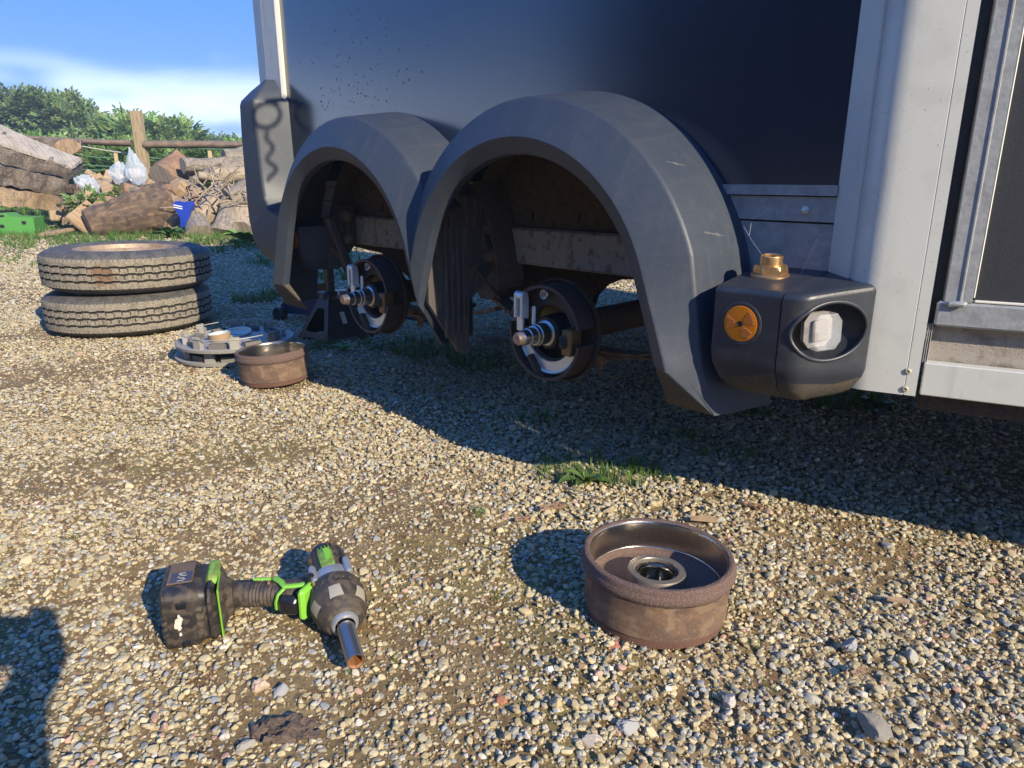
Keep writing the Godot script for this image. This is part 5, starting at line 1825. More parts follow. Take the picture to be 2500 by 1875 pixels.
	# paint splashes on the front face
	for p in [[-0.010, 0.041, 0.006], [-0.013, 0.037, 0.004], [-0.006, 0.045, 0.0035], [-0.009, 0.034, 0.0035], [-0.009, 0.025, 0.0025], [-0.008, 0.049, 0.0025]]:
		g = Geo.new()
		g.ball(Vector3.ZERO, Vector3(p[2] * 0.8, p[2], 0.0006), 9, 6)
		g.rough(0.0012, 400.0, 7)
		for i in g.v.size():
			g.v[i] = bf * (g.v[i] + Vector3(p[0], p[1], 0.0446))
		put("paint_splash", g, M.paint_white, bat)

# rounded rectangle across the handle axis: x along it, half height, half depth, centre height
func round_section(f: Transform3D, x: float, hh: float, hd: float, cy: float, r: float) -> PackedVector3Array:
	var row := PackedVector3Array()
	for k in 4:
		var sy: float = [1.0, -1.0, -1.0, 1.0][k]
		var sz: float = [1.0, 1.0, -1.0, -1.0][k]
		for i in 5:
			var a := PI / 2 * (k + i / 4.0)
			row.append(f * Vector3(x, cy + sy * (hh - r) + cos(a) * r, sz * (hd - r) + sin(a + 0.0) * r))
	return row

# ---------------------------------------------------------------- wood heap, fence and trees
# a point of the place: bearing and height measured in steps of the survey sketch, at a distance along the yard
func spot(x: float, y: float, depth: float) -> Vector3:
	var r := Vector3((x / 3.456 - 1250.0) / 1733.0, -(150.0 + y / 3.456 - 937.5) / 1733.0, -1.0)
	r = Basis(Vector3.RIGHT, deg_to_rad(-16.288)) * r
	return Vector3(0, 0.6, 0) + r * (depth / -r.z)

# rough bar between two ends; the outline of each end is given as four corners, and it is filled with roughness
func slab(g: Geo, near: Array, far: Array, n: int, jit: float, sd: int) -> void:
	var nz := FastNoiseLite.new()
	nz.seed = sd
	nz.frequency = 2.2
	nz.fractal_octaves = 4
	var rr := []
	for i in n + 1:
		var u := float(i) / n
		var row := PackedVector3Array()
		var m := near.size()
		for k in m:
			for q in 4:
				var w := q / 4.0
				var a: Vector3 = near[k].lerp(near[(k + 1) % m], w)
				var b: Vector3 = far[k].lerp(far[(k + 1) % m], w)
				var p := a.lerp(b, u)
				p += Vector3(nz.get_noise_3dv(p * 2.0), nz.get_noise_3dv(p * 2.0 + Vector3(9, 0, 0)), nz.get_noise_3dv(p * 2.0 + Vector3(0, 9, 0))) * jit
				row.append(p)
		rr.append(row)
	g.rows(rr, true)
	g.fan(rr[0], true)
	g.fan(rr[-1])

# trunk or branch: bark on the outside, sawn ends of their own
func log_piece(called: String, label: String, a: Vector3, b: Vector3, ra: float, rb: float, bark: Material, cut: Material, sd: int, group := "", bend := 0.0, seg := 18) -> Node3D:
	var mid := (a + b) * 0.5
	var y := (b - a).normalized()
	var x := y.cross(Vector3.UP if absf(y.y) < 0.95 else Vector3.RIGHT).normalized()
	var B := Basis(x, y, x.cross(y))
	var t := thing(called, label, "log" if called != "branch" else "branch", mid, B, group)
	var len := (b - a).length()
	var nz := FastNoiseLite.new()
	nz.seed = sd
	nz.frequency = 1.0
	nz.fractal_octaves = 4
	var n := maxi(5, int(len / 0.05))
	n = mini(n, 22)
	var rr := []
	for i in n + 1:
		var u := float(i) / n
		var row := PackedVector3Array()
		var c := Vector3(sin(u * PI) * bend + sin(u * 5.0 + sd) * bend * 0.35, (u - 0.5) * len, cos(u * 4.0 + sd) * bend * 0.3)
		for k in seg:
			var w := TAU * k / seg
			var r := lerpf(ra, rb, u)
			r *= 1.0 + 0.20 * nz.get_noise_3d(cos(w) * 1.2, u * len * 5.0, sin(w) * 1.2 + sd) + 0.08 * nz.get_noise_3d(cos(w) * 5.0, u * len * 3.0, sin(w) * 5.0)
			row.append(c + Vector3(cos(w) * r, 0, -sin(w) * r))
		rr.append(row)
	var g := Geo.new()
	g.rows(rr, true)
	for i in g.v.size():
		pass
	put("bark", g, bark, t, 50.0)
	for e in 2:
		g = Geo.new()
		g.fan(rr[0] if e == 0 else rr[-1], e == 0)
		put("cut_end", g, cut, t)
	return t

func leaf_sprig(pairs: int, size: float, narrow: float) -> ArrayMesh:
	# a compound leaf: leaflets in pairs along a stem, each folded a little
	var g := Geo.new()
	for i in pairs * 2 + 1:
		var last := i == pairs * 2
		var s := -1.0 if i % 2 == 0 else 1.0
		var at := Vector3(0, 0, size * (0.25 + 0.75 * (i / 2) / pairs))
		var d := Vector3(s * 0.85, 0.1, 0.5).normalized() if not last else Vector3(0, 0.05, 1)
		var l := size * 0.55
		var side := d.cross(Vector3.UP).normalized() * l * narrow
		var m := at + d * l * 0.5
		var e := at + d * l + Vector3(0, -0.18 * l, 0)
		g.tri(at, m + side + Vector3(0, 0.06 * l, 0), e)
		g.tri(at, e, m - side + Vector3(0, 0.06 * l, 0))
	return g.mesh(0.0)

func leaves(parent: Node3D, called: String, lobes: Array, count: int, mesh: Mesh, size: float, tint: Color, m: Material, sd: int) -> void:
	var r := RandomNumberGenerator.new()
	r.seed = sd
	var nz := FastNoiseLite.new()
	nz.seed = sd
	nz.frequency = 0.55 / size * 0.25
	var total := 0.0
	for l in lobes:
		total += pow(l[1].x * l[1].y * l[1].z, 0.667)
	var xf := []
	var cs := []
	for l in lobes:
		var n := int(count * pow(l[1].x * l[1].y * l[1].z, 0.667) / total)
		for i in n:
			var d := Vector3(r.randfn(), r.randfn(), r.randfn()).normalized()
			var rad := pow(r.randf(), 0.28)
			var p: Vector3 = l[0] + d * rad * l[1]
			# sprays stick out and gaps open by noise
			var q := nz.get_noise_3dv(p)
			if q < -0.22 and r.randf() < 0.75:
				continue
			p += d * (q * 0.9 + r.randf() * 0.25) * size * 1.6
			var out := (d + Vector3(r.randfn(), r.randfn() * 0.6 - 0.15, r.randfn()) * 0.55).normalized()
			var b := Basis.looking_at(-out, Vector3(r.randfn() * 0.3, 1, r.randfn() * 0.3))
			xf.append(Transform3D(b.scaled(Vector3.ONE * size * r.randf_range(0.7, 1.35)), p))
			var k := r.randf_range(0.75, 1.3) * (1.0 + q * 0.35)
			k *= 1.35
			cs.append(Color(tint.r * k * r.randf_range(0.85, 1.25), tint.g * k, tint.b * k * r.randf_range(0.8, 1.2)))
	var mm := MultiMesh.new()
	mm.transform_format = MultiMesh.TRANSFORM_3D
	mm.use_colors = true
	mm.mesh = mesh
	mm.instance_count = xf.size()
	for i in xf.size():
		mm.set_instance_transform(i, xf[i])
		mm.set_instance_color(i, cs[i])
	var o := MultiMeshInstance3D.new()
	o.multimesh = mm
	o.material_override = m
	o.set_meta("kind", "stuff")
	add_named(o, called, parent)

func tree(label: String, foot: Vector3, height: float, lobes: Array, count: int, size: float, tint: Color, sd: int, kind := "tree", narrow := 0.28) -> void:
	var called := "broadleaf_tree" if kind == "tree" else kind
	var t := thing(called, label, "tree" if kind == "tree" else "hedge" if kind == "hedge" else "bush", foot, Basis.IDENTITY)
	if kind != "weed":
		var g := Geo.new()
		var trunk := []
		var rad := []
		for i in 7:
			var u := i / 6.0
			trunk.append(Vector3(sin(u * 3.0 + sd) * 0.1 * height * 0.2, u * height * 0.8 - 0.1, cos(u * 2.0 + sd) * 0.1 * height * 0.2))
			rad.append(height * 0.028 * (1.0 - u * 0.8))
		g.tube(trunk, rad, 10)
		put("trunk", g, M.bark_grey, t)
		for i in mini(lobes.size(), 7):
			g = Geo.new()
			var c: Vector3 = lobes[i][0]
			var s := Vector3(trunk[3].x, clampf(c.y * 0.55, 0.1, height * 0.6), trunk[3].z)
			g.tube([s, s.lerp(c, 0.5) + Vector3(0, height * 0.02, 0), c], [height * 0.011, height * 0.008, height * 0.003], 7)
			put("limb", g, M.bark_grey, t)
	if kind == "tree":
		var low := []
		for l in lobes:
			low.append([l[0] * Vector3(1, 0.80, 1), l[1] * Vector3(1, 0.82, 1)])
		lobes = low
	leaves(t, "crown" if kind == "tree" else "foliage", lobes, count, leaf_sprig(4, 1.0, narrow), size, tint, M.leaf, sd)

func grass_tuft(blades: int, spread: float, sd: int) -> ArrayMesh:
	var r := RandomNumberGenerator.new()
	r.seed = sd
	var g := Geo.new()
	for i in blades:
		var a := r.randf() * TAU
		var d := Vector3(cos(a), 0, sin(a))
		var s := Vector3(-d.z, 0, d.x) * r.randf_range(0.018, 0.034)
		var base := d * r.randf() * spread * 0.35
		var h := r.randf_range(0.5, 1.0)
		var lean := r.randf_range(0.15, 0.75)
		var p1 := base + d * lean * h * 0.35 + Vector3(0, h * 0.55, 0)
		var p2 := base + d * lean * h + Vector3(0, h * (1.0 - lean * 0.35), 0)
		g.tri(base - s, base + s, p1 + s * 0.7)
		g.tri(base - s, p1 + s * 0.7, p1 - s * 0.7)
		g.tri(p1 - s * 0.7, p1 + s * 0.7, p2)
	return g.mesh(0.0)

func grass() -> void:
	var top := group_part("grass", self)
	tag(top, "short green grass tufts growing through the gravel and along the wood heap", "grass")
	top.set_meta("kind", "stuff")
	rng.seed = 31
	var xf := [[], [], []]
	var cs := [[], [], []]
	var add := func(x: float, z: float, h: float, dry: float) -> void:
		var k := rng.randi() % 3
		xf[k].append(Transform3D(Basis(Vector3.UP, rng.randf() * TAU).scaled(Vector3(h, h * rng.randf_range(0.7, 1.2), h)), Vector3(x, ground_height(x, z), z)))
		var s := rng.randf_range(0.7, 1.3)
		cs[k].append(Color(0.075 * s + dry * 0.14, 0.15 * s + dry * 0.05, 0.022 * s + dry * 0.03))
	# strip in front of the heap
	for i in 9000:
		var z := -rng.randf_range(5.2, 11.5)
		var x := rng.randf_range(-8.5, -0.9)
		var edge := 6.45 + x * 0.07 - 0.55 * patchy.get_noise_2d(x * 1.3, z * 0.4)
		var d := -z - edge - maxf(0.0, (-x - 3.6) * 0.15)
		if d < 0.0 and rng.randf() > exp(d * 3.2) * 0.5:
			continue
		if patchy.get_noise_2d(x * 3.0, z * 3.0) < -0.25:
			continue
		add.call(x, z, rng.randf_range(0.05, 0.13), 0.35 if rng.randf() < 0.12 else 0.0)
	# far beyond the fence and along the far side of the trailer
	for i in 5000:
		add.call(rng.randf_range(-26.0, -3.0), -rng.randf_range(11.5, 24.0), rng.randf_range(0.12, 0.3), 0.0)
	for i in 1500:
		var x := rng.randf_range(-1.0, 4.5)
		add.call(x, -rng.randf_range(5.6, 9.0), rng.randf_range(0.04, 0.09), 0.2)
	# tufts by the trailer: x, z, radius, count, height
	for c in [[0.17, -1.39, 0.09, 50, 0.036], [0.25, -1.365, 0.06, 40, 0.038], [0.10, -1.41, 0.04, 20, 0.028], [0.62, -1.78, 0.04, 26, 0.04], [0.48, -1.48, 0.05, 26, 0.03], [0.40, -1.60, 0.04, 20, 0.03], [0.06, -1.72, 0.05, 20, 0.03], [0.92, -1.86, 0.07, 40, 0.05], [-0.30, -2.45, 0.09, 60, 0.045], [-0.17, -2.33, 0.12, 80, 0.04], [0.02, -2.25, 0.10, 40, 0.035], [-0.70, -2.52, 0.05, 36, 0.04], [-0.92, -2.66, 0.04, 30, 0.045], [-0.42, -2.56, 0.10, 60, 0.04], [-1.30, -3.55, 0.08, 40, 0.06], [-1.24, -3.7, 0.05, 30, 0.06], [-1.05, -4.4, 0.2, 60, 0.07], [-1.5, -5.2, 0.3, 90, 0.08], [-0.055, -1.18, 0.02, 8, 0.02], [0.215, -1.17, 0.02, 6, 0.02], [0.335, -0.80, 0.03, 8, 0.016], [0.30, -0.73, 0.02, 6, 0.014], [-0.02, -0.92, 0.015, 5, 0.012], [0.25, -0.72, 0.01, 4, 0.012], [-3.6, -5.2, 0.3, 60, 0.06]]:
		for i in c[3]:
			var a := rng.randf() * TAU
			var r: float = c[2] * sqrt(rng.randf())
			add.call(c[0] + cos(a) * r * 1.5, c[1] + sin(a) * r, c[4] * rng.randf_range(0.6, 1.3), 0.25 if rng.randf() < 0.1 else 0.0)
	for i in 160:
		var z := -rng.randf_range(0.5, 4.0)
		add.call(rng.randf_range(-0.8, 0.8) * -z, z, rng.randf_range(0.006, 0.018), 0.15)
	for k in 3:
		var mm := MultiMesh.new()
		mm.transform_format = MultiMesh.TRANSFORM_3D
		mm.use_colors = true
		mm.mesh = grass_tuft(9, 0.6, 50 + k)
		mm.instance_count = xf[k].size()
		for i in xf[k].size():
			mm.set_instance_transform(i, xf[k][i])
			mm.set_instance_color(i, cs[k][i])
		var o := MultiMeshInstance3D.new()
		o.multimesh = mm
		o.material_override = M.leaf
		o.set_meta("kind", "stuff")
		add_named(o, "tufts", top)

func broad_weed(called: String, label: String, at: Vector3, n: int, size: float, tint: Color, sd: int) -> void:
	var t := thing(called, label, "weed", at)
	var r := RandomNumberGenerator.new()
	r.seed = sd
	for i in n:
		var a := TAU * (i + r.randf() * 0.6) / n
		var d := Vector3(cos(a), 0, sin(a))
		var s := Vector3(-d.z, 0, d.x)
		var l := size * r.randf_range(0.7, 1.2)
		var up := r.randf_range(0.35, 0.9)
		var rr := []
		for k in 7:
			var u := k / 6.0
			var w := l * 0.20 * sin(PI * (0.08 + 0.92 * u)) + 0.0006
			var c := d * l * u * (1.2 - up * 0.5) + Vector3(0, l * (up * u - 0.45 * u * u), 0)
			rr.append(PackedVector3Array([c - s * w + Vector3(0, w * 0.5, 0), c, c + s * w + Vector3(0, w * 0.5, 0)]))
		var g := Geo.new()
		g.tinted = true
		var k := r.randf_range(0.8, 1.25)
		g.col = Color(tint.r * k, tint.g * k, tint.b * k)
		g.rows(rr)
		put("leaf", g, M.leaf, t, 60.0)

func fence() -> void:
	var t := thing("wooden_fence", "weathered timber fence post with one rail each side, behind the wood heap", "fence", Vector3.ZERO)
	var D := 11.0
	var g := Geo.new()
	var p := spot(1145, 418, D)
	g.box(Vector3(p.x + 0.01, p.y * 0.5 - 0.1, -D), Vector3(0.135, p.y + 0.2, 0.12), 0.006, Basis(Vector3.BACK, 0.012))
	put("post", g, M.timber_post, t)
	for k in 2:
		g = Geo.new()
		var a := spot(-500, 612, D - 0.4) if k == 0 else spot(1212, 700, D - 0.02)
		var b := spot(1108, 690, D - 0.02) if k == 0 else spot(2500, 690, D + 0.2)
		var pts := []
		for i in 9:
			pts.append(a.lerp(b, i / 8.0) + Vector3(0, -0.015 * sin(PI * i / 8.0), 0))
		g.tube(pts, 0.075 if k == 0 else 0.088, 9, true, 0.62)
		g.rough(0.02, 3.0, 7 + k)
		put("rail", g, M.timber_rail, t, 60.0)
	var q := spot(-450, 612, D - 0.4)
	g = Geo.new()
	g.box(Vector3(q.x, q.y * 0.5, q.z - 0.1), Vector3(0.13, q.y + 0.7, 0.12), 0.006)
	put("post", g, M.timber_post, t)
	var w := thing("wire_fence", "low electric wire fence on thin pale stakes behind the wood heap", "fence", Vector3.ZERO)
	for s in [[950, 765, 0.03, 0.05], [1765, 725, 0.0, 0.055], [-300, 760, 0.0, 0.05]]:
		var top := spot(s[0], s[1], 11.8)
		g = Geo.new()
		g.box(Vector3(top.x + s[2], top.y * 0.5, top.z), Vector3(s[3], top.y, 0.04), 0.004, Basis(Vector3.BACK, -s[2]))
		put("stake", g, M.timber_pale, w)
	for l in [[690, 715, 1120, 780], [1120, 780, 1360, 822], [690, 910, 950, 915], [690, 795, 960, 812], [690, 870, 1100, 890], [950, 960, 690, 965], [1540, 727, 2000, 740], [-300, 690, 690, 715], [-300, 880, 690, 910]]:
		g = Geo.new()
		var a := spot(l[0], l[1], 11.77)
		var b := spot(l[2], l[3], 11.77)
		g.tube([a, a.lerp(b, 0.5) - Vector3(0, 0.01, 0), b], 0.008 if l[0] != 1540 else 0.014, 5)
		put("wire", g, M.wire_green if l[1] > 720 else M.wire_pale, w)

func plank(called: String, label: String, a: Vector3, b: Vector3, w: float, th: float, m: Material, group := "", roll := 0.0) -> void:
	var x := (b - a).normalized()
	var y := Vector3.UP
	var z := x.cross(y).normalized()
	y = z.cross(x)
	var B := Basis(x, y, z) * Basis(Vector3.RIGHT, roll)
	var g := Geo.new()
	g.box(Vector3.ZERO, Vector3((b - a).length(), th, w), minf(th, w) * 0.12)
	var o := put(called, g, m)
	o.transform = Transform3D(B, (a + b) * 0.5)
	tag(o, label, "plank" if called == "plank" else "firewood", group)

func bag(label: String, at: Vector3, h: float, w: float, tilt: Basis, sd: int, blunt: float) -> void:
	# a limp clear sack: pointed where its neck was, creased all over
	var nz := FastNoiseLite.new()
	nz.seed = sd
	nz.frequency = 1.0
	nz.fractal_octaves = 3
	var rr := []
	for i in 19:
		var u := i / 18.0
		var row := PackedVector3Array()
		var r := w * (pow(sin(PI * clampf(u * 0.93 + 0.05, 0, 1)), 0.7) * (1.0 - u * blunt) + 0.01)
		for k in 26:
			var a := TAU * k / 26
			var p := Vector3(cos(a), u * 2.0, sin(a))
			var f := 1.0 + 0.35 * nz.get_noise_3dv(p * 1.6) + 0.07 * nz.get_noise_3dv(p * 4.0)
			row.append(Vector3(cos(a) * r * f, u * h + nz.get_noise_3dv(p * 2.0 + Vector3(7, 7, 7)) * h * 0.08, sin(a) * r * f * 0.55))
		rr.append(row)
	var g := Geo.new()
	g.rows(rr, true)
	g.fan(rr[0])
	var o := put("plastic_sack", g, M.clear_plastic, null, 30.0)
	o.transform = Transform3D(tilt, at)
	tag(o, label, "plastic sack")

func heap() -> void:
	# sawn timber slabs stacked at the left edge
	var rows := [[[0, 700, 860], [610, 905, 1003], "topmost"], [[0, 873, 1040], [585, 1003, 1150], "middle"], [[0, 1052, 1212], [548, 1150, 1270], "lowest"]]
	for k in 3:
		var s: Array = rows[k]
		var g := Geo.new()
		var nb := spot(-700, s[0][2] - 90 + k * 40, 7.4)
		var nt := spot(-700, s[0][1] - 330 + k * 160, 7.4)
		var n1 := spot(0, s[0][1], 8.1)
		var n0 := spot(0, s[0][2], 8.1)
		var f1 := spot(s[1][0], s[1][1], 9.0)
		var f0 := spot(s[1][0] - 30, s[1][2], 9.0)
		var deep := Vector3(-0.28, 0.05 + (0.05 if k == 0 else 0.0), -0.40)
		if k == 0:
			deep = Vector3(-0.06, 0.115, -0.40)
		slab(g, [nt, nb, nb + deep, nt + deep], [n1, n0, n0 + deep, n1 + deep], 8, 0.035, 60 + k)
		slab(g, [n1, n0, n0 + deep, n1 + deep], [f1, f0, f0 + deep, f1 + deep], 14, 0.045, 60 + k)
		var o := put("timber_slab", g, [M.bark_slab, M.bark_slab, M.bark_slab2][k], null, 45.0)
		tag(o, "thick bark edged timber slab, the %s of the stack at the left edge" % s[2], "timber slab", "timber slabs stacked at the left edge")
		if k == 0:
			# the pale sawn face lies on top
			var p := Geo.new()
			var li := Vector3(0, 0.03, 0)
			slab(p, [nt + li, nt - li * 0.3, nt + deep - li * 0.3, nt + deep + li], [n1 + li, n1 - li * 0.3, n1 + deep - li * 0.3, n1 + deep + li], 6, 0.012, 70)
			slab(p, [n1 + li, n1 - li * 0.3, n1 + deep - li * 0.3, n1 + deep + li], [f1 + li * 0.6, f1 - li * 0.3, f1 + deep * 0.8 - li * 0.3, f1 + deep * 0.8 + li], 12, 0.014, 71)
			put("sawn_face", p, M.sawn_grey, o, 45.0)
	for k in 2:
		var g := Geo.new()
		var y0: float = [640, 772][k]
		var y1: float = [768, 915][k]
		var a := [spot(60, y0, 9.9), spot(60, y1, 9.9), spot(60, y1, 10.3), spot(60, y0, 10.3)]
		var b := [spot(685, y0 + 28, 9.9), spot(685, y1, 9.9), spot(690, y1, 10.3), spot(690, y0 + 28, 10.3)]
		slab(g, a, b, 14, 0.03, 80 + k)
		var o := put("timber_beam", g, M.bark_slab, null, 45.0)
		tag(o, "squared old beam behind the slab stack, the %s of two" % ["upper", "lower"][k], "beam", "old beams behind the slab stack")
		if k == 0:
			var c := spot(565, 722, 9.88)
			var e := Geo.new()
			e.lathe([Vector2(0.0, 0.004), Vector2(0.17, 0.004), Vector2(0.18, -0.01)], 30, Transform3D(Basis(Vector3.RIGHT, PI / 2).scaled(Vector3(1, 0.58, 1)), c))
			e.rough(0.02, 6.0, 3)
			put("sawn_knot", e, M.cut_rings, o)
	# bearers in the dark under the stack
	for k in 2:
		plank("plank", ["short bearer block under the slab stack, nearer the left edge", "short bearer block under the right end of the slab stack"][k], spot([60, 470][k], 1300, 8.5), spot([120, 560][k], 1320, 9.0), 0.14, 0.12, M.timber_post)
	# the big split trunk in front
	var a := spot(740, 1385, 7.55)
	var b := spot(1430, 1215, 8.05)
	log_piece("split_trunk", "large brown split tree trunk lying in front of the wood heap", a, b, 0.15, 0.27, M.bark_brown, M.cut_old, 5, "", 0.03, 30)
	log_piece("sawn_block", "thick sawn log block with a pale face, high in the middle of the heap", spot(1370, 1010, 8.7), spot(1540, 905, 9.0), 0.20, 0.22, M.bark_red, M.cut_grey, 6, "", 0.0, 9)
	var br := [
		["long grey bark branch lying along the top of the heap", 1540, 880, 8.5, 1920, 855, 8.9, 0.085, 0.07],
		["second grey branch below the top one, passing behind the corner guard", 1780, 945, 8.4, 2120, 955, 8.8, 0.08, 0.085],
		["thick grey branch end at the upper right of the heap", 1890, 805, 8.9, 2100, 790, 9.1, 0.09, 0.09],
		["short grey branch just below the upper right branch end", 1870, 905, 8.7, 2080, 850, 9.0, 0.06, 0.075],
		["thick pale trunk leaning down towards the blue bag", 1650, 1375, 7.75, 1890, 1080, 8.2, 0.115, 0.12],
		["stout grey trunk standing nearly upright right of the leaning one", 1880, 1480, 7.6, 1950, 1180, 7.9, 0.15, 0.105],
		["short mossy log lying across the upright grey trunk", 1930, 1170, 7.85, 2110, 1080, 8.0, 0.12, 0.12],
		["dark end grain log half hidden behind the corner guard", 2020, 1450, 7.7, 2060, 1310, 7.9, 0.17, 0.17],
		["rooty trunk foot below the blue bag, flared at the ground", 1690, 1480, 7.5, 1620, 1290, 7.7, 0.17, 0.06],
		["pale cut branch pointing left below the long grey branch", 1620, 1010, 8.3, 1800, 930, 8.6, 0.045, 0.06],
		["thin pale branch right of the sawn block", 1670, 960, 8.3, 1900, 1010, 8.5, 0.04, 0.045],
		["curved branch behind the leaning trunk", 1560, 1180, 8.2, 1780, 1120, 8.4, 0.06, 0.075]]
	for i in br.size():
		var r: Array = br[i]
		log_piece("branch", r[0], spot(r[1], r[2], r[3]), spot(r[4], r[5], r[6]), r[7], r[8], M.bark_grey if i % 3 != 1 else M.bark_pale, M.cut_grey, 20 + i, "branches heaped at the right of the wood pile", 0.02)
	# twigs over the heap
	rng.seed = 91
	var tw := group_part("twig_tangle", self)
	tag(tw, "tangle of thin bare twigs over the right end of the wood heap", "twigs")
	tw.set_meta("kind", "stuff")
	var g := Geo.new()
	for i in 60:
		var p := spot(rng.randf_range(1600, 2080), rng.randf_range(930, 1420), rng.randf_range(7.6, 8.1))
		var q := p + Vector3(rng.randf_range(-0.35, 0.35), rng.randf_range(-0.25, 0.3), rng.randf_range(-0.1, 0.15))
		g.tube([p, p.lerp(q, 0.5) + Vector3(rng.randfn(), rng.randfn(), 0) * 0.03, q], [0.010, 0.007, 0.003], 5)
	put("twigs", g, M.bark_pale, tw).set_meta("kind", "stuff")
	# split firewood between slabs and trunk
	var fw := [[800, 1060, 8.6, 0.24, 0.13, 20], [890, 1090, 8.5, 0.26, 0.14, -35], [960, 1120, 8.3, 0.2, 0.12, 60], [1060, 1040, 8.6, 0.22, 0.08, -50], [1010, 1010, 8.9, 0.26, 0.12, 30], [700, 1130, 8.6, 0.22, 0.12, -10], [660, 1230, 8.2, 0.24, 0.14, 40], [1000, 1190, 8.1, 0.2, 0.1, 15], [900, 1240, 7.9, 0.18, 0.1, -30], [1230, 1060, 8.6, 0.24, 0.12, 10], [1160, 1010, 8.8, 0.2, 0.11, 75], [1450, 1120, 8.5, 0.25, 0.16, -25], [1560, 1090, 8.5, 0.2, 0.13, 50], [1450, 1330, 7.9, 0.2, 0.14, 10], [850, 1010, 8.9, 0.25, 0.1, -15], [1680, 1130, 8.3, 0.18, 0.12, 30], [620, 1330, 8.0, 0.16, 0.09, 5], [1330, 1100, 8.5, 0.2, 0.12, -60], [760, 1190, 8.3, 0.22, 0.1, 80], [1780, 1300, 8.0, 0.22, 0.12, 20]]
	var where := ["upper left under the small sack", "right of the upper left one, pale and rounded", "middle of the heap, tilted steeply", "narrow, leaning left above the weeds", "dark, under the standing sacks", "by the end of the slab stack", "pale, low beside the slab stack", "reddish, just left of the split trunk", "pale, behind the tan board", "under the big clear sack", "behind the big clear sack's foot", "below the sawn block", "right of the one below the sawn block", "grey, under the blue bag", "far back between beam and sacks", "right above the blue bag", "short, on the ground by the stack's right end", "dark, between trunk and sawn block", "behind the leafy weed", "low, among the branch butts"]
	for i in fw.size():
		var f: Array = fw[i]
		var p := spot(f[0], f[1], f[2])
		var gg := Geo.new()
		var l: float = f[3] * 0.85
		var h: float = f[4] * 0.80
		gg.prism(PackedVector2Array([Vector2(-h, -h * 0.6), Vector2(h, -h * 0.7), Vector2(h * 0.9, h * 0.2), Vector2(h * 0.1, h * 0.8), Vector2(-h * 0.8, h * 0.3)]), -l * 0.75, l * 0.75)
		gg.rough(0.03, 4.0, 200 + i)
		var o := put("firewood_piece", gg, [M.sawn_tan, M.cut_old, M.sawn_tan, M.bark_red][i % 4], null, 25.0)
		o.transform = Transform3D(Basis.from_euler(Vector3(deg_to_rad(f[5] * 0.6), deg_to_rad(f[5] * 2.0 + 50), deg_to_rad(f[5]))), p)
		tag(o, "split firewood, " + where[i], "firewood", "split firewood in the heap")
	var more := [[640, 1075, 8.7, 12], [745, 1015, 8.9, 70], [930, 1035, 8.8, -20], [1120, 1110, 8.2, 35], [1050, 1160, 8.1, -70], [960, 1190, 8.0, 20], [1190, 1120, 8.2, -15], [1290, 1150, 8.1, 55], [1400, 1060, 8.6, 5], [1520, 1210, 8.1, -40], [1600, 1050, 8.6, 25], [1640, 1240, 8.0, 65], [590, 1200, 8.4, -35], [690, 1290, 8.0, 50], [1720, 1190, 8.1, -10], [1800, 1210, 8.1, 40]]
	var spots := ["end of the lowest slab", "back beams, low", "flat sheet sack", "small weed, right side", "small weed, under it", "leafy weed's right edge", "split trunk's upper end, left", "split trunk's upper end, on it", "sawn block's lower corner", "blue bag, above its left", "long grey branch's butt", "blue bag's right side", "slab stack's dark gap", "tan board's top", "leaning trunk, left of it", "leaning trunk's upper end"]
	for i in more.size():
		var f: Array = more[i]
		var gg := Geo.new()
		var h := 0.055 + 0.012 * (i % 4)
		gg.prism(PackedVector2Array([Vector2(-h, -h * 0.7), Vector2(h * 0.9, -h * 0.9), Vector2(h * 1.1, h * 0.1), Vector2(h * 0.2, h * 0.9), Vector2(-h * 0.9, h * 0.5)]), -0.12 - 0.02 * (i % 3), 0.12)
		gg.rough(0.025, 5.0, 300 + i)
		var o := put("firewood_piece", gg, [M.bark_brown, M.cut_old, M.bark_grey, M.bark_red][i % 4], null, 25.0)
		o.transform = Transform3D(Basis.from_euler(Vector3(deg_to_rad(f[3] * 0.5), deg_to_rad(f[3] * 3.0 + 30), deg_to_rad(f[3]))), spot(f[0], f[1], f[2]))
		tag(o, "small split log wedged by the " + spots[i], "firewood", "split firewood in the heap")
	plank("plank", "thin pale board lying in the grass beside the trunk", spot(360, 1462, 7.2), spot(690, 1400, 7.8), 0.09, 0.03, M.sawn_tan)
	plank("plank", "short tan board leaning against the split trunk", spot(660, 1400, 7.55), spot(830, 1260, 7.9), 0.30, 0.04, M.sawn_tan, "", 0.9)
	# sacks and bags
	bag("large clear plastic sack with a pointed neck, standing on the heap", spot(1180, 1035, 8.35), 0.40, 0.17, Basis(Vector3.BACK, 0.16), 3, 0.85)
	bag("flat clear plastic sheet sack left of the large one", spot(1000, 1035, 8.45), 0.25, 0.12, Basis(Vector3.BACK, -0.25), 4, 0.15)
	bag("crumpled clear sack slumped beside the slab stack", spot(720, 1095, 8.3), 0.18, 0.16, Basis(Vector3.BACK, -0.5), 5, 0.2)
	var bb := thing("blue_bag", "small bright blue bag with white stripes among the branches", "bag", spot(1565, 1290, 7.6))
	var gb := Geo.new()
	gb.prism(PackedVector2Array([Vector2(-0.10, 0.10), Vector2(-0.07, 0.135), Vector2(0.0, 0.12), Vector2(0.07, 0.14), Vector2(0.10, 0.09), Vector2(0.055, 0.02), Vector2(0.05, -0.10), Vector2(0.02, -0.145), Vector2(-0.045, -0.13), Vector2(-0.05, -0.02)]), -0.05, 0.05, Transform3D.IDENTITY, 0.02)
	gb.rough(0.02, 9.0, 4)
	put("cloth", gb, M.blue_cloth, bb, 50.0)
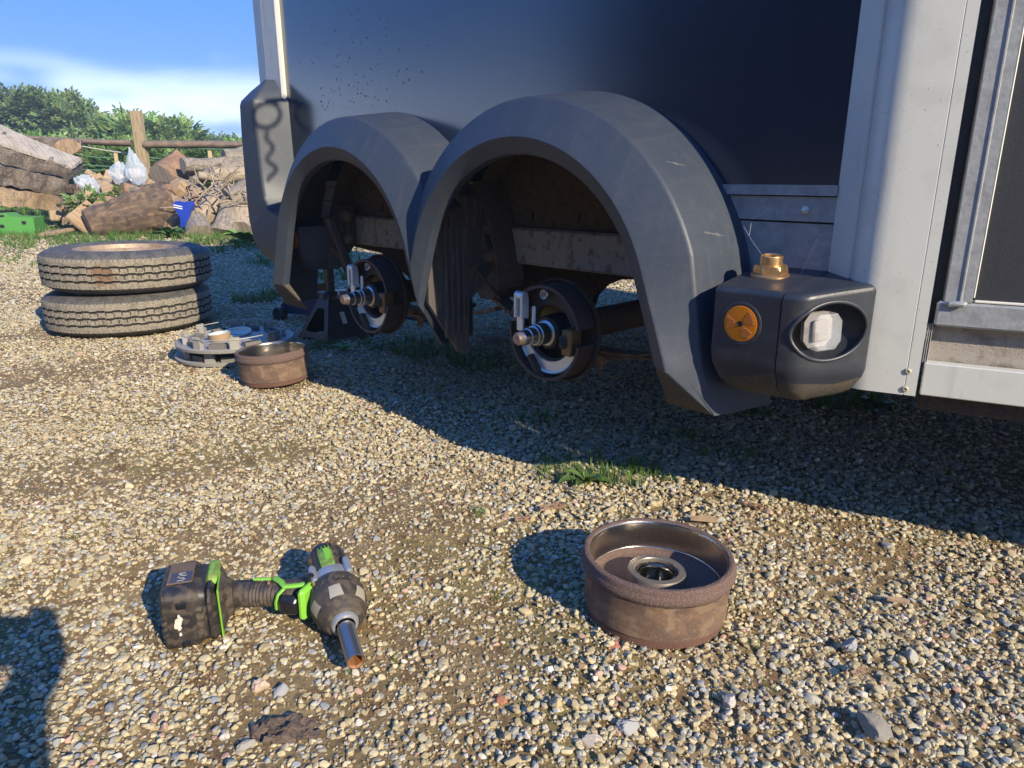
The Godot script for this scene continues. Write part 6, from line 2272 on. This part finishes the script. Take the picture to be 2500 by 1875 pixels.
	for k in 2:
		gb = Geo.new()
		gb.box(Vector3(-0.045, 0.088 - k * 0.022, 0.0545), Vector3(0.09, 0.010, 0.012), 0.002, Basis(Vector3.BACK, -0.22))
		put("stripe", gb, M.white_cloth, bb)
	# green plastic box
	var tr := thing("green_crate", "bright green moulded plastic box in the grass before the slab stack", "box", spot(120, 1400, 7.7) * Vector3(1, 0, 1), yaw(12).scaled(Vector3(0.86, 0.86, 0.86)))
	gb = Geo.new()
	gb.prism(PackedVector2Array([Vector2(-0.42, 0.0), Vector2(-0.44, 0.17), Vector2(-0.22, 0.20), Vector2(-0.13, 0.27), Vector2(-0.03, 0.27), Vector2(0.02, 0.235), Vector2(0.27, 0.215), Vector2(0.265, 0.07), Vector2(0.24, 0.0)]), -0.2, 0.1, Transform3D.IDENTITY, 0.03)
	put("moulding", gb, M.green_plastic, tr, 30.0)
	for k in 2:
		gb = Geo.new()
		gb.box(Vector3([-0.09, 0.155][k], [0.115, 0.155][k], 0.099), Vector3(0.05, 0.045, 0.008), 0.004)
		put("slot", gb, M.black, tr)
	gb = Geo.new()
	gb.box(Vector3(-0.10, 0.235, 0.06), Vector3(0.12, 0.03, 0.09), 0.008, Basis(Vector3.BACK, 0.1))
	put("handle_recess", gb, M.black, tr)

func greenery() -> void:
	var base := Vector3(0, 0, 0)
	# crowns: centres and half sizes, in metres from the foot of each tree
	var D := 30.0
	var f := spot(260, 971, D) * Vector3(1, 0, 1)
	tree("tall ash like tree with feathery leaves at the left edge", spot(150, 600, D) * Vector3(1, 0, 1), 4.6, [[Vector3(-1.2, 2.9, 0), Vector3(1.5, 1.5, 1.4)], [Vector3(0.4, 3.3, 0.3), Vector3(1.3, 1.35, 1.3)], [Vector3(-0.3, 1.5, 0.2), Vector3(2.0, 1.3, 1.4)], [Vector3(0.9, 2.0, -0.2), Vector3(1.3, 1.3, 1.3)]], 5200, 0.34, Color(0.095, 0.15, 0.050), 1)
	tree("second feathery tree, right of the tallest one", spot(560, 600, D) * Vector3(1, 0, 1), 4.2, [[Vector3(0.1, 2.9, 0), Vector3(1.35, 1.25, 1.2)], [Vector3(0.7, 1.9, 0.4), Vector3(1.5, 1.3, 1.3)], [Vector3(-0.8, 1.7, 0), Vector3(1.3, 1.4, 1.3)], [Vector3(1.35, 2.6, 0.0), Vector3(0.75, 0.55, 0.7)]], 4600, 0.34, Color(0.10, 0.165, 0.055), 2)
	tree("low bushy tree left of the fence post", spot(850, 650, 27.0) * Vector3(1, 0, 1), 3.0, [[Vector3(-0.2, 1.5, 0), Vector3(1.6, 1.15, 1.2)], [Vector3(0.9, 1.3, 0.2), Vector3(1.4, 1.05, 1.1)]], 3600, 0.30, Color(0.115, 0.18, 0.055), 3)
	tree("bushy green tree behind the fence post", spot(1240, 600, 26.0) * Vector3(1, 0, 1), 3.4, [[Vector3(-0.4, 1.95, 0), Vector3(1.15, 1.0, 1.0)], [Vector3(0.8, 1.75, 0.1), Vector3(1.15, 1.0, 1.0)], [Vector3(0.2, 1.0, 0.3), Vector3(1.9, 0.95, 1.2)]], 4200, 0.29, Color(0.105, 0.175, 0.05), 4)
	tree("dark distant tree line right of the fence post", spot(1750, 640, 44.0) * Vector3(1, 0, 1), 4.0, [[Vector3(-2.6, 2.1, 0), Vector3(2.8, 1.5, 1.6)], [Vector3(0.6, 1.9, 0), Vector3(2.6, 1.3, 1.6)], [Vector3(3.4, 1.4, 0), Vector3(2.8, 1.1, 1.6)], [Vector3(6.5, 0.9, 0), Vector3(3.0, 1.0, 1.6)]], 5200, 0.36, Color(0.062, 0.105, 0.045), 5)
	tree("small dark distant tree in the dip between the bushes", spot(940, 560, 46.0) * Vector3(1, 0, 1), 3.9, [[Vector3(0, 2.6, 0), Vector3(1.7, 1.3, 1.2)]], 1400, 0.36, Color(0.055, 0.085, 0.05), 6)
	# growth right behind the fence
	tree("tangled green growth behind the wire fence, left of the post", spot(820, 971, 14.5) * Vector3(1, 0, 1), 1.0, [[Vector3(-0.9, 0.45, 0), Vector3(1.2, 0.72, 0.6)], [Vector3(0.5, 0.40, 0.1), Vector3(1.2, 0.72, 0.6)]], 3000, 0.17, Color(0.085, 0.16, 0.045), 7, "bush")
	tree("tangled green growth right of the post, over the branches", spot(1620, 971, 14.5) * Vector3(1, 0, 1), 1.0, [[Vector3(-0.9, 0.42, 0), Vector3(1.2, 0.75, 0.6)], [Vector3(0.7, 0.40, 0), Vector3(1.4, 0.70, 0.6)]], 3000, 0.17, Color(0.10, 0.17, 0.05), 8, "bush")
	tree("tangled green growth behind the slab stack at the left edge", spot(-300, 971, 15.0) * Vector3(1, 0, 1), 1.0, [[Vector3(-0.9, 0.45, 0), Vector3(2.4, 0.9, 0.6)], [Vector3(2.0, 0.42, 0), Vector3(1.6, 0.8, 0.6)]], 3000, 0.18, Color(0.08, 0.14, 0.045), 9, "bush")
	# the same tree line goes on to the left, past the edge of the photograph
	rng.seed = 44
	for i in 9:
		var ang := deg_to_rad([-47.0, -57.0, -96.5, -104.0, -113.0, -121.0, -130.0, -140.0, -152.0][i])
		var r: float = [29.0, 34.0, 22.0, 19.0, 17.0, 17.0, 17.0, 18.0, 19.0][i]
		var h: float = [4.4, 2.4, 8.5, 11.0, 12.0, 11.0, 10.5, 10.0, 9.0][i]
		tree("tree further left in the same line, outside the photograph", Vector3(sin(ang) * r, 0, -cos(ang) * r), h, [[Vector3(-1.0, h * 0.62, 0), Vector3(2.4, h * 0.36, 2.0)], [Vector3(1.3, h * 0.5, 0.4), Vector3(2.3, h * 0.38, 2.0)], [Vector3(0, h * 0.28, 0), Vector3(3.2, h * 0.30, 2.2)]], 7000 if i > 1 else 2600, 0.5, Color(0.07, 0.115, 0.04), 300 + i)
		get_child(-1).set_meta("group", "trees further left, outside the photograph")
	# weeds by the heap
	tree("leafy green weed in front of the firewood", spot(800, 1265, 7.9) * Vector3(1, 0, 1), 0.5, [[Vector3(-0.05, 0.30, 0), Vector3(0.20, 0.17, 0.15)], [Vector3(0.14, 0.22, 0), Vector3(0.16, 0.10, 0.12)]], 420, 0.055, Color(0.10, 0.19, 0.05), 21, "weed", 0.4)
	tree("small leafy weed above the split trunk", spot(1085, 1265, 8.2) * Vector3(1, 0, 1), 0.4, [[Vector3(0, 0.36, 0), Vector3(0.14, 0.09, 0.1)]], 160, 0.05, Color(0.10, 0.20, 0.05), 22, "weed", 0.4)
	broad_weed("dock_plant", "broad leaved dock plant at the foot of the split trunk", spot(1450, 1480, 7.35) * Vector3(1, 0, 1), 12, 0.24, Color(0.05, 0.12, 0.025), 4)
	broad_weed("dock_plant", "bright broad leaved weed beside the trailer's rear corner", spot(2090, 1570, 6.6) * Vector3(1, 0, 1), 11, 0.26, Color(0.13, 0.24, 0.045), 5)
	broad_weed("seedling", "small round leaved seedling in front of the axle stand", Vector3(-0.60, 0.0, -2.46), 5, 0.065, Color(0.10, 0.18, 0.03), 6)
	broad_weed("seedling", "low leafy seedling right of the axle stand's foot", Vector3(-0.48, 0.0, -2.50), 6, 0.05, Color(0.06, 0.12, 0.03), 7)
	broad_weed("plantain", "flat leaved plantain in the grass tuft at the shadow's edge", Vector3(0.15, 0.0, -1.335), 8, 0.06, Color(0.075, 0.13, 0.035), 8)
	broad_weed("plantain", "flat leaved plantain in the shade under the front floor", Vector3(0.98, 0.0, -1.80), 7, 0.07, Color(0.05, 0.10, 0.035), 9)

func small_finds() -> void:
	# single stones and scraps that stand out on the gravel
	var st := [
		[-0.305, -0.725, 0.0145, Color(0.50, 0.38, 0.29), 0.85, "smooth pinkish pebble in front of the impact wrench"],
		[0.405, -0.655, 0.030, Color(0.24, 0.225, 0.19), 0.45, "long flat grey brown stone at the lower right"],
		[0.085, -0.635, 0.019, Color(0.46, 0.40, 0.33), 0.7, "pale beige stone below the near drum, at the bottom edge"],
		[0.255, -0.70, 0.017, Color(0.42, 0.40, 0.37), 0.75, "grey white angular stone right below the near drum"],
		[0.445, -0.80, 0.019, Color(0.34, 0.34, 0.34), 0.75, "light grey angular stone right of the near drum"],
		[-0.015, -0.70, 0.012, Color(0.40, 0.17, 0.10), 0.8, "small brick red stone left below the near drum"],
		[0.135, -0.80, 0.013, Color(0.38, 0.15, 0.10), 0.8, "red brown stone touching the near drum's foot"],
		[0.05, -0.755, 0.012, Color(0.62, 0.60, 0.56), 0.7, "small white stone left of the near drum"],
		[0.13, -0.655, 0.020, Color(0.33, 0.33, 0.33), 0.7, "grey oval stone below the near drum"],
		[-0.29, -0.63, 0.016, Color(0.30, 0.28, 0.25), 0.5, "flat grey stone at the bottom, left of centre"]]
	var stone_grain := grain(71, 0.03, 4, 256)
	for i in st.size():
		var s: Array = st[i]
		var o := put_mesh("pebble", pebble_mesh(500 + i, s[4], [2, 5, 6, 8, 8, 5, 5, 4, 5, 4][i], 3), skin(Color(s[3].r, s[3].g, s[3].b).linear_to_srgb(), [[stone_grain, Color(s[3].r * 0.55, s[3].g * 0.52, s[3].b * 0.48).linear_to_srgb(), 0.48, 0.75, 0.8]], 0.9, 0.05, {"size": 256}))
		o.transform = Transform3D(Basis(Vector3.UP, [0.3, -0.45, 0.2, 1.0, 0.7, 0, 0.5, 0.4, 0.2, 0.4][i]).scaled(Vector3.ONE * s[2] * 1.35), Vector3(s[0], s[2] * 0.38, s[1]))
		tag(o, s[5], "stone")
	var ch := [[0.075, -1.205, 0.055, 0.4, "flat brown wood chip behind the near drum"], [0.345, -1.155, 0.05, -0.1, "long pinkish wood splinter right behind the near drum"], [0.33, -1.065, 0.04, -0.3, "pale wood chip right of the near drum's rim"], [0.45, -1.21, 0.04, -0.6, "dark wood sliver at the shadow's edge"], [0.43, -0.745, 0.028, 0.5, "small wood chip among the stones at the right"], [0.56, -0.90, 0.03, -0.3, "tan bark chip in the gravel at the far right"], [0.02, -1.155, 0.03, 0.1, "brown leaf scrap behind the near drum"]]
	for i in ch.size():
		var c: Array = ch[i]
		var g := Geo.new()
		var l: float = c[2]
		g.prism(PackedVector2Array([Vector2(-l * 0.5, -l * 0.10), Vector2(l * 0.4, -l * 0.16), Vector2(l * 0.5, l * 0.02), Vector2(l * 0.25, l * 0.13), Vector2(-l * 0.42, l * 0.10)]), -0.002, 0.002, Transform3D(Basis(Vector3.RIGHT, -PI / 2), Vector3.ZERO))
		var o := put("wood_chip", g, [M.bark_red, M.sawn_tan, M.sawn_tan, M.bark_red, M.bark_red, M.sawn_tan, M.bark_red][i])
		o.transform = Transform3D(Basis(Vector3.UP, c[3]) * Basis(Vector3.RIGHT, 0.15), Vector3(c[0], 0.011, c[1]))
		tag(o, c[4], "wood chip")
	for s in [["thin twig lying at the shadow's edge behind the near drum", Vector3(0.10, 0.012, -1.29), Vector3(0.17, 0.012, -1.23), 0.0022], ["grey fallen branch under the trailer between the axles", Vector3(-0.11, 0.02, -2.62), Vector3(0.16, 0.02, -2.44), 0.012]]:
		var g := Geo.new()
		var a: Vector3 = s[1]
		var b: Vector3 = s[2]
		g.tube([a, a.lerp(b, 0.35) + Vector3(0, 0.004, 0.006), a.lerp(b, 0.7) + Vector3(0, 0.0, -0.004), b], [s[3], s[3], s[3] * 0.8, s[3] * 0.5], 7)
		var o := put("twig", g, M.bark_grey)
		tag(o, s[0], "twig")
	# dark clod of mud at the lower left
	var g := Geo.new()
	g.ball(Vector3.ZERO, Vector3(0.040, 0.006, 0.022), 40, 20)
	g.rough(0.010, 60.0, 5)
	var o := put("mud_clod", g, M.mud, null, 30.0)
	o.position = Vector3(-0.255, 0.004, -0.655)
	tag(o, "dark clod of dried mud on the gravel at the lower left", "mud clod")
	# cobweb threads on the marker unit
	var B := Basis(Vector3(0.69466, 0, 0.71934), Vector3.UP, Vector3(-0.71934, 0, 0.69466))
	var cw := thing("cobweb", "torn cobweb threads round the nut on the grey marker unit", "cobweb", Vector3(0.1025, 0, -1.4285), B)
	for l in [[Vector3(0.432, 0.487, 0.03), Vector3(0.385, 0.525, 0.005)], [Vector3(0.400, 0.512, 0.012), Vector3(0.395, 0.53, 0.0)], [Vector3(0.484, 0.455, 0.005), Vector3(0.49, 0.51, -0.028)], [Vector3(0.49, 0.51, -0.028), Vector3(0.494, 0.506, -0.02)], [Vector3(0.484, 0.455, 0.005), Vector3(0.462, 0.450, 0.03)], [Vector3(0.39, 0.535, -0.01), Vector3(0.408, 0.552, -0.029)]]:
		g = Geo.new()
		g.tube([l[0], l[0].lerp(l[1], 0.5) - Vector3(0, 0.002, 0), l[1]], 0.00014, 4)
		put("thread", g, M.thread, cw)

# ---------------------------------------------------------------- the person taking the photograph (seen by the shadow at the lower left)
func blend(a: float, b: float, k: float) -> float:
	var h := clampf(0.5 + 0.5 * (b - a) / k, 0.0, 1.0)
	return lerpf(b, a, h) - k * h * (1.0 - h)

# bones: [a, b, radius a, radius b]; the union of tapered capsules is meshed as surface nets
func flesh(g: Geo, bones: Array, cell: float, k: float) -> void:
	var f := {}
	var pad := k + cell * 2.0
	for b in bones:
		var lo: Vector3 = b[0].min(b[1]) - Vector3.ONE * (maxf(b[2], b[3]) + pad)
		var hi: Vector3 = b[0].max(b[1]) + Vector3.ONE * (maxf(b[2], b[3]) + pad)
		var d: Vector3 = b[1] - b[0]
		var dd := d.length_squared()
		for x in range(floori(lo.x / cell), ceili(hi.x / cell) + 1):
			for y in range(floori(lo.y / cell), ceili(hi.y / cell) + 1):
				for z in range(floori(lo.z / cell), ceili(hi.z / cell) + 1):
					var key := Vector3i(x, y, z)
					var p := Vector3(key) * cell
					var h := clampf((p - b[0]).dot(d) / dd, 0.0, 1.0) if dd > 0.0 else 0.0
					var v: float = p.distance_to(b[0] + d * h) - lerpf(b[2], b[3], h)
					if v < pad:
						f[key] = blend(f[key], v, k) if f.has(key) else v
	var at := {}
	var cn := [Vector3i(0, 0, 0), Vector3i(1, 0, 0), Vector3i(0, 1, 0), Vector3i(1, 1, 0), Vector3i(0, 0, 1), Vector3i(1, 0, 1), Vector3i(0, 1, 1), Vector3i(1, 1, 1)]
	var ed := [[0, 1], [2, 3], [4, 5], [6, 7], [0, 2], [1, 3], [4, 6], [5, 7], [0, 4], [1, 5], [2, 6], [3, 7]]
	for key in f:
		var s := Vector3.ZERO
		var n := 0
		for e in ed:
			var a: float = f.get(key + cn[e[0]], 1.0)
			var b: float = f.get(key + cn[e[1]], 1.0)
			if (a < 0.0) != (b < 0.0):
				s += Vector3(key + cn[e[0]]).lerp(Vector3(key + cn[e[1]]), a / (a - b))
				n += 1
		if n:
			at[key] = s / n * cell
	var ax := [Vector3i(1, 0, 0), Vector3i(0, 1, 0), Vector3i(0, 0, 1)]
	for key in f:
		for i in 3:
			var a: float = f[key]
			var b: float = f.get(key + ax[i], 1.0)
			if (a < 0.0) == (b < 0.0):
				continue
			var u: Vector3i = ax[(i + 1) % 3]
			var w: Vector3i = ax[(i + 2) % 3]
			var q := [key - u - w, key - w, key, key - u]
			if at.has(q[0]) and at.has(q[1]) and at.has(q[2]) and at.has(q[3]):
				if a < 0.0:
					g.quad(at[q[0]], at[q[3]], at[q[2]], at[q[1]])
				else:
					g.quad(at[q[0]], at[q[1]], at[q[2]], at[q[3]])

func person() -> void:
	var t := thing("person", "crouching person in dark clothes holding a phone, whose shadow falls at lower left", "person", Vector3(-0.045, -0.02, 0.0))
	var B := []
	for s in [-1.0, 1.0]:
		var hip := Vector3(0.10 * s, 0.27, 0.80)
		var knee := Vector3(0.20 * s, 0.47, 0.45)
		var foot := Vector3(0.19 * s, 0.08, 0.66)
		B.append_array([[hip, knee, 0.085, 0.058], [knee, foot, 0.058, 0.042], [foot + Vector3(0, -0.03, 0.05), foot + Vector3(0.02 * s, -0.045, -0.15), 0.045, 0.035]])
		var sh := Vector3(0.165 * s, 0.70, 0.50)
		var el := Vector3(0.205 * s, 0.50, 0.35)
		var wr := Vector3(0.100 * s, 0.555, 0.13)
		B.append_array([[sh, el, 0.075, 0.062], [el, wr, 0.062, 0.036]])
	B.append_array([[Vector3(0, 0.27, 0.82), Vector3(0, 0.48, 0.72), 0.13, 0.13], [Vector3(0, 0.48, 0.72), Vector3(0, 0.67, 0.55), 0.13, 0.14], [Vector3(-0.13, 0.70, 0.51), Vector3(0.13, 0.70, 0.51), 0.07, 0.07]])
	var g := Geo.new()
	flesh(g, B, 0.016, 0.04)
	put("clothed_body", g, M.cloth_dark, t, 60.0)
	# head with a face turned to the phone
	g = Geo.new()
	var hc := Vector3(0, 0.875, 0.42)
	flesh(g, [[Vector3(0, 0.72, 0.50), hc + Vector3(0, -0.05, 0.03), 0.052, 0.05], [hc + Vector3(0, 0.02, 0.02), hc + Vector3(0, 0.03, -0.02), 0.085, 0.082], [hc + Vector3(0, -0.05, -0.045), hc + Vector3(0, -0.09, -0.055), 0.055, 0.035], [hc + Vector3(0, 0.005, -0.10), hc + Vector3(0, -0.03, -0.118), 0.012, 0.015], [hc + Vector3(-0.084, -0.01, 0.02), hc + Vector3(-0.088, 0.03, 0.03), 0.012, 0.016], [hc + Vector3(0.084, -0.01, 0.02), hc + Vector3(0.088, 0.03, 0.03), 0.012, 0.016]], 0.007, 0.018)
	put("head", g, M.skin_tone, t, 60.0)
	g = Geo.new()
	flesh(g, [[hc + Vector3(0, 0.055, 0.02), hc + Vector3(0, 0.0, 0.065), 0.085, 0.068], [hc + Vector3(0, 0.085, -0.03), hc + Vector3(0, 0.075, 0.03), 0.06, 0.07]], 0.009, 0.02)
	put("hair", g, M.hair, t, 60.0)
	for s in [-1.0, 1.0]:
		g = Geo.new()
		g.ball(hc + Vector3(0.032 * s, 0.008, -0.088), Vector3(0.012, 0.009, 0.010), 14, 10)
		put("eye", g, M.gloss_black, t)
	g = Geo.new()
	g.ball(hc + Vector3(0, -0.062, -0.094), Vector3(0.024, 0.005, 0.012), 14, 8)
	put("mouth", g, M.lip, t)
	# hands round the two ends of the phone
	for s in [-1.0, 1.0]:
		var H := [[Vector3(0.100 * s, 0.555, 0.13), Vector3(0.098 * s, 0.570, 0.075), 0.026, 0.026], [Vector3(0.098 * s, 0.572, 0.085), Vector3(0.094 * s, 0.587, 0.060), 0.026, 0.022]]
		for i in 4:
			var y := 0.622 - i * 0.019
			var l: float = [0.92, 1.0, 0.97, 0.8][i]
			H.append([Vector3(0.100 * s, y - 0.008, 0.066), Vector3(0.099 * s, y, 0.034), 0.0098, 0.009])
			H.append([Vector3(0.099 * s, y, 0.034), Vector3((0.099 - 0.030 * l) * s, y + 0.002, 0.0235), 0.009, 0.0078])
		H.append([Vector3(0.094 * s, 0.567, 0.078), Vector3(0.082 * s, 0.557, 0.052), 0.012, 0.0105])
		H.append([Vector3(0.082 * s, 0.557, 0.052), Vector3(0.060 * s, 0.564, 0.047), 0.0105, 0.009])
		g = Geo.new()
		flesh(g, H, 0.004, 0.006)
		put("hand", g, M.skin_tone, t, 60.0)
	var p := thing("phone", "phone held level at knee height by the crouching person", "phone", Vector3(-0.045, 0.568, 0.0375))
	g = Geo.new()
	g.box(Vector3.ZERO, Vector3(0.158, 0.076, 0.008), 0.003)
	put("body", g, M.gloss_black, p)

func _ready() -> void:
	air()
	materials()
	more_materials()
	ground()
	greenery()
	trailer()
	fence()
	heap()
	wheel("upper of the two stacked muddy trailer wheels, red brown clay on its tread", Transform3D(Basis(Vector3.BACK, -0.012).scaled(Vector3(0.888, 1, 0.888)), Vector3(-1.582, 0.249, -2.95)), 0.6, -1.98)
	wheel("lower of the two stacked muddy trailer wheels, standing on the gravel", Transform3D(Basis(Vector3.BACK, 0.006).scaled(Vector3(0.888, 1, 0.888)), Vector3(-1.598, 0.082, -2.95)), 2.4)
	brake_drum("rusty brake drum in the foreground, its bright hub bearing showing inside", Transform3D(Basis(Vector3(0.4, 0, 0.9).normalized(), -0.02).scaled(Vector3(1.03, 0.98, 1.03)), Vector3(0.203, 0.001, -0.889)))
	brake_drum("rusty brake drum further off, leaning against the wheel trims", Transform3D(Basis(Vector3.BACK, 0.055).scaled(Vector3.ONE * 1.045), Vector3(-0.720, 0.002, -2.085)))
	axle_nut()
	wheel_trim("lower wheel trim, lying face down on the gravel under the other", Transform3D(Basis(Vector3.UP, 0.4).scaled(Vector3(0.94, 1, 0.94)), Vector3(-0.965, 0.004, -2.40)))
	wheel_trim("upper wheel trim with the wire ring showing, cups lying in it", Transform3D(Basis(Vector3.UP, 0.1) * Basis(Vector3.BACK, 0.012).scaled(Vector3(0.95, 1, 0.95)), Vector3(-0.950, 0.052, -2.385)))
	cup("grease_cap", "pale green inside grease cap lying in the upper wheel trim", Vector3(-0.982, 0.070, -2.335), 0.037, 0.026, M.teal_paint, M.cup_brown, Basis(Vector3.BACK, 0.1))
	cup("lid", "cream lid lying behind the green grease cap", Vector3(-0.955, 0.070, -2.425), 0.045, 0.014, M.cup_white, M.cup_white, Basis(Vector3.RIGHT, 0.15))
	axle_stand()
	trolley_jack()
	impact_wrench()
	small_finds()
	person()
	grass()
	gravel()
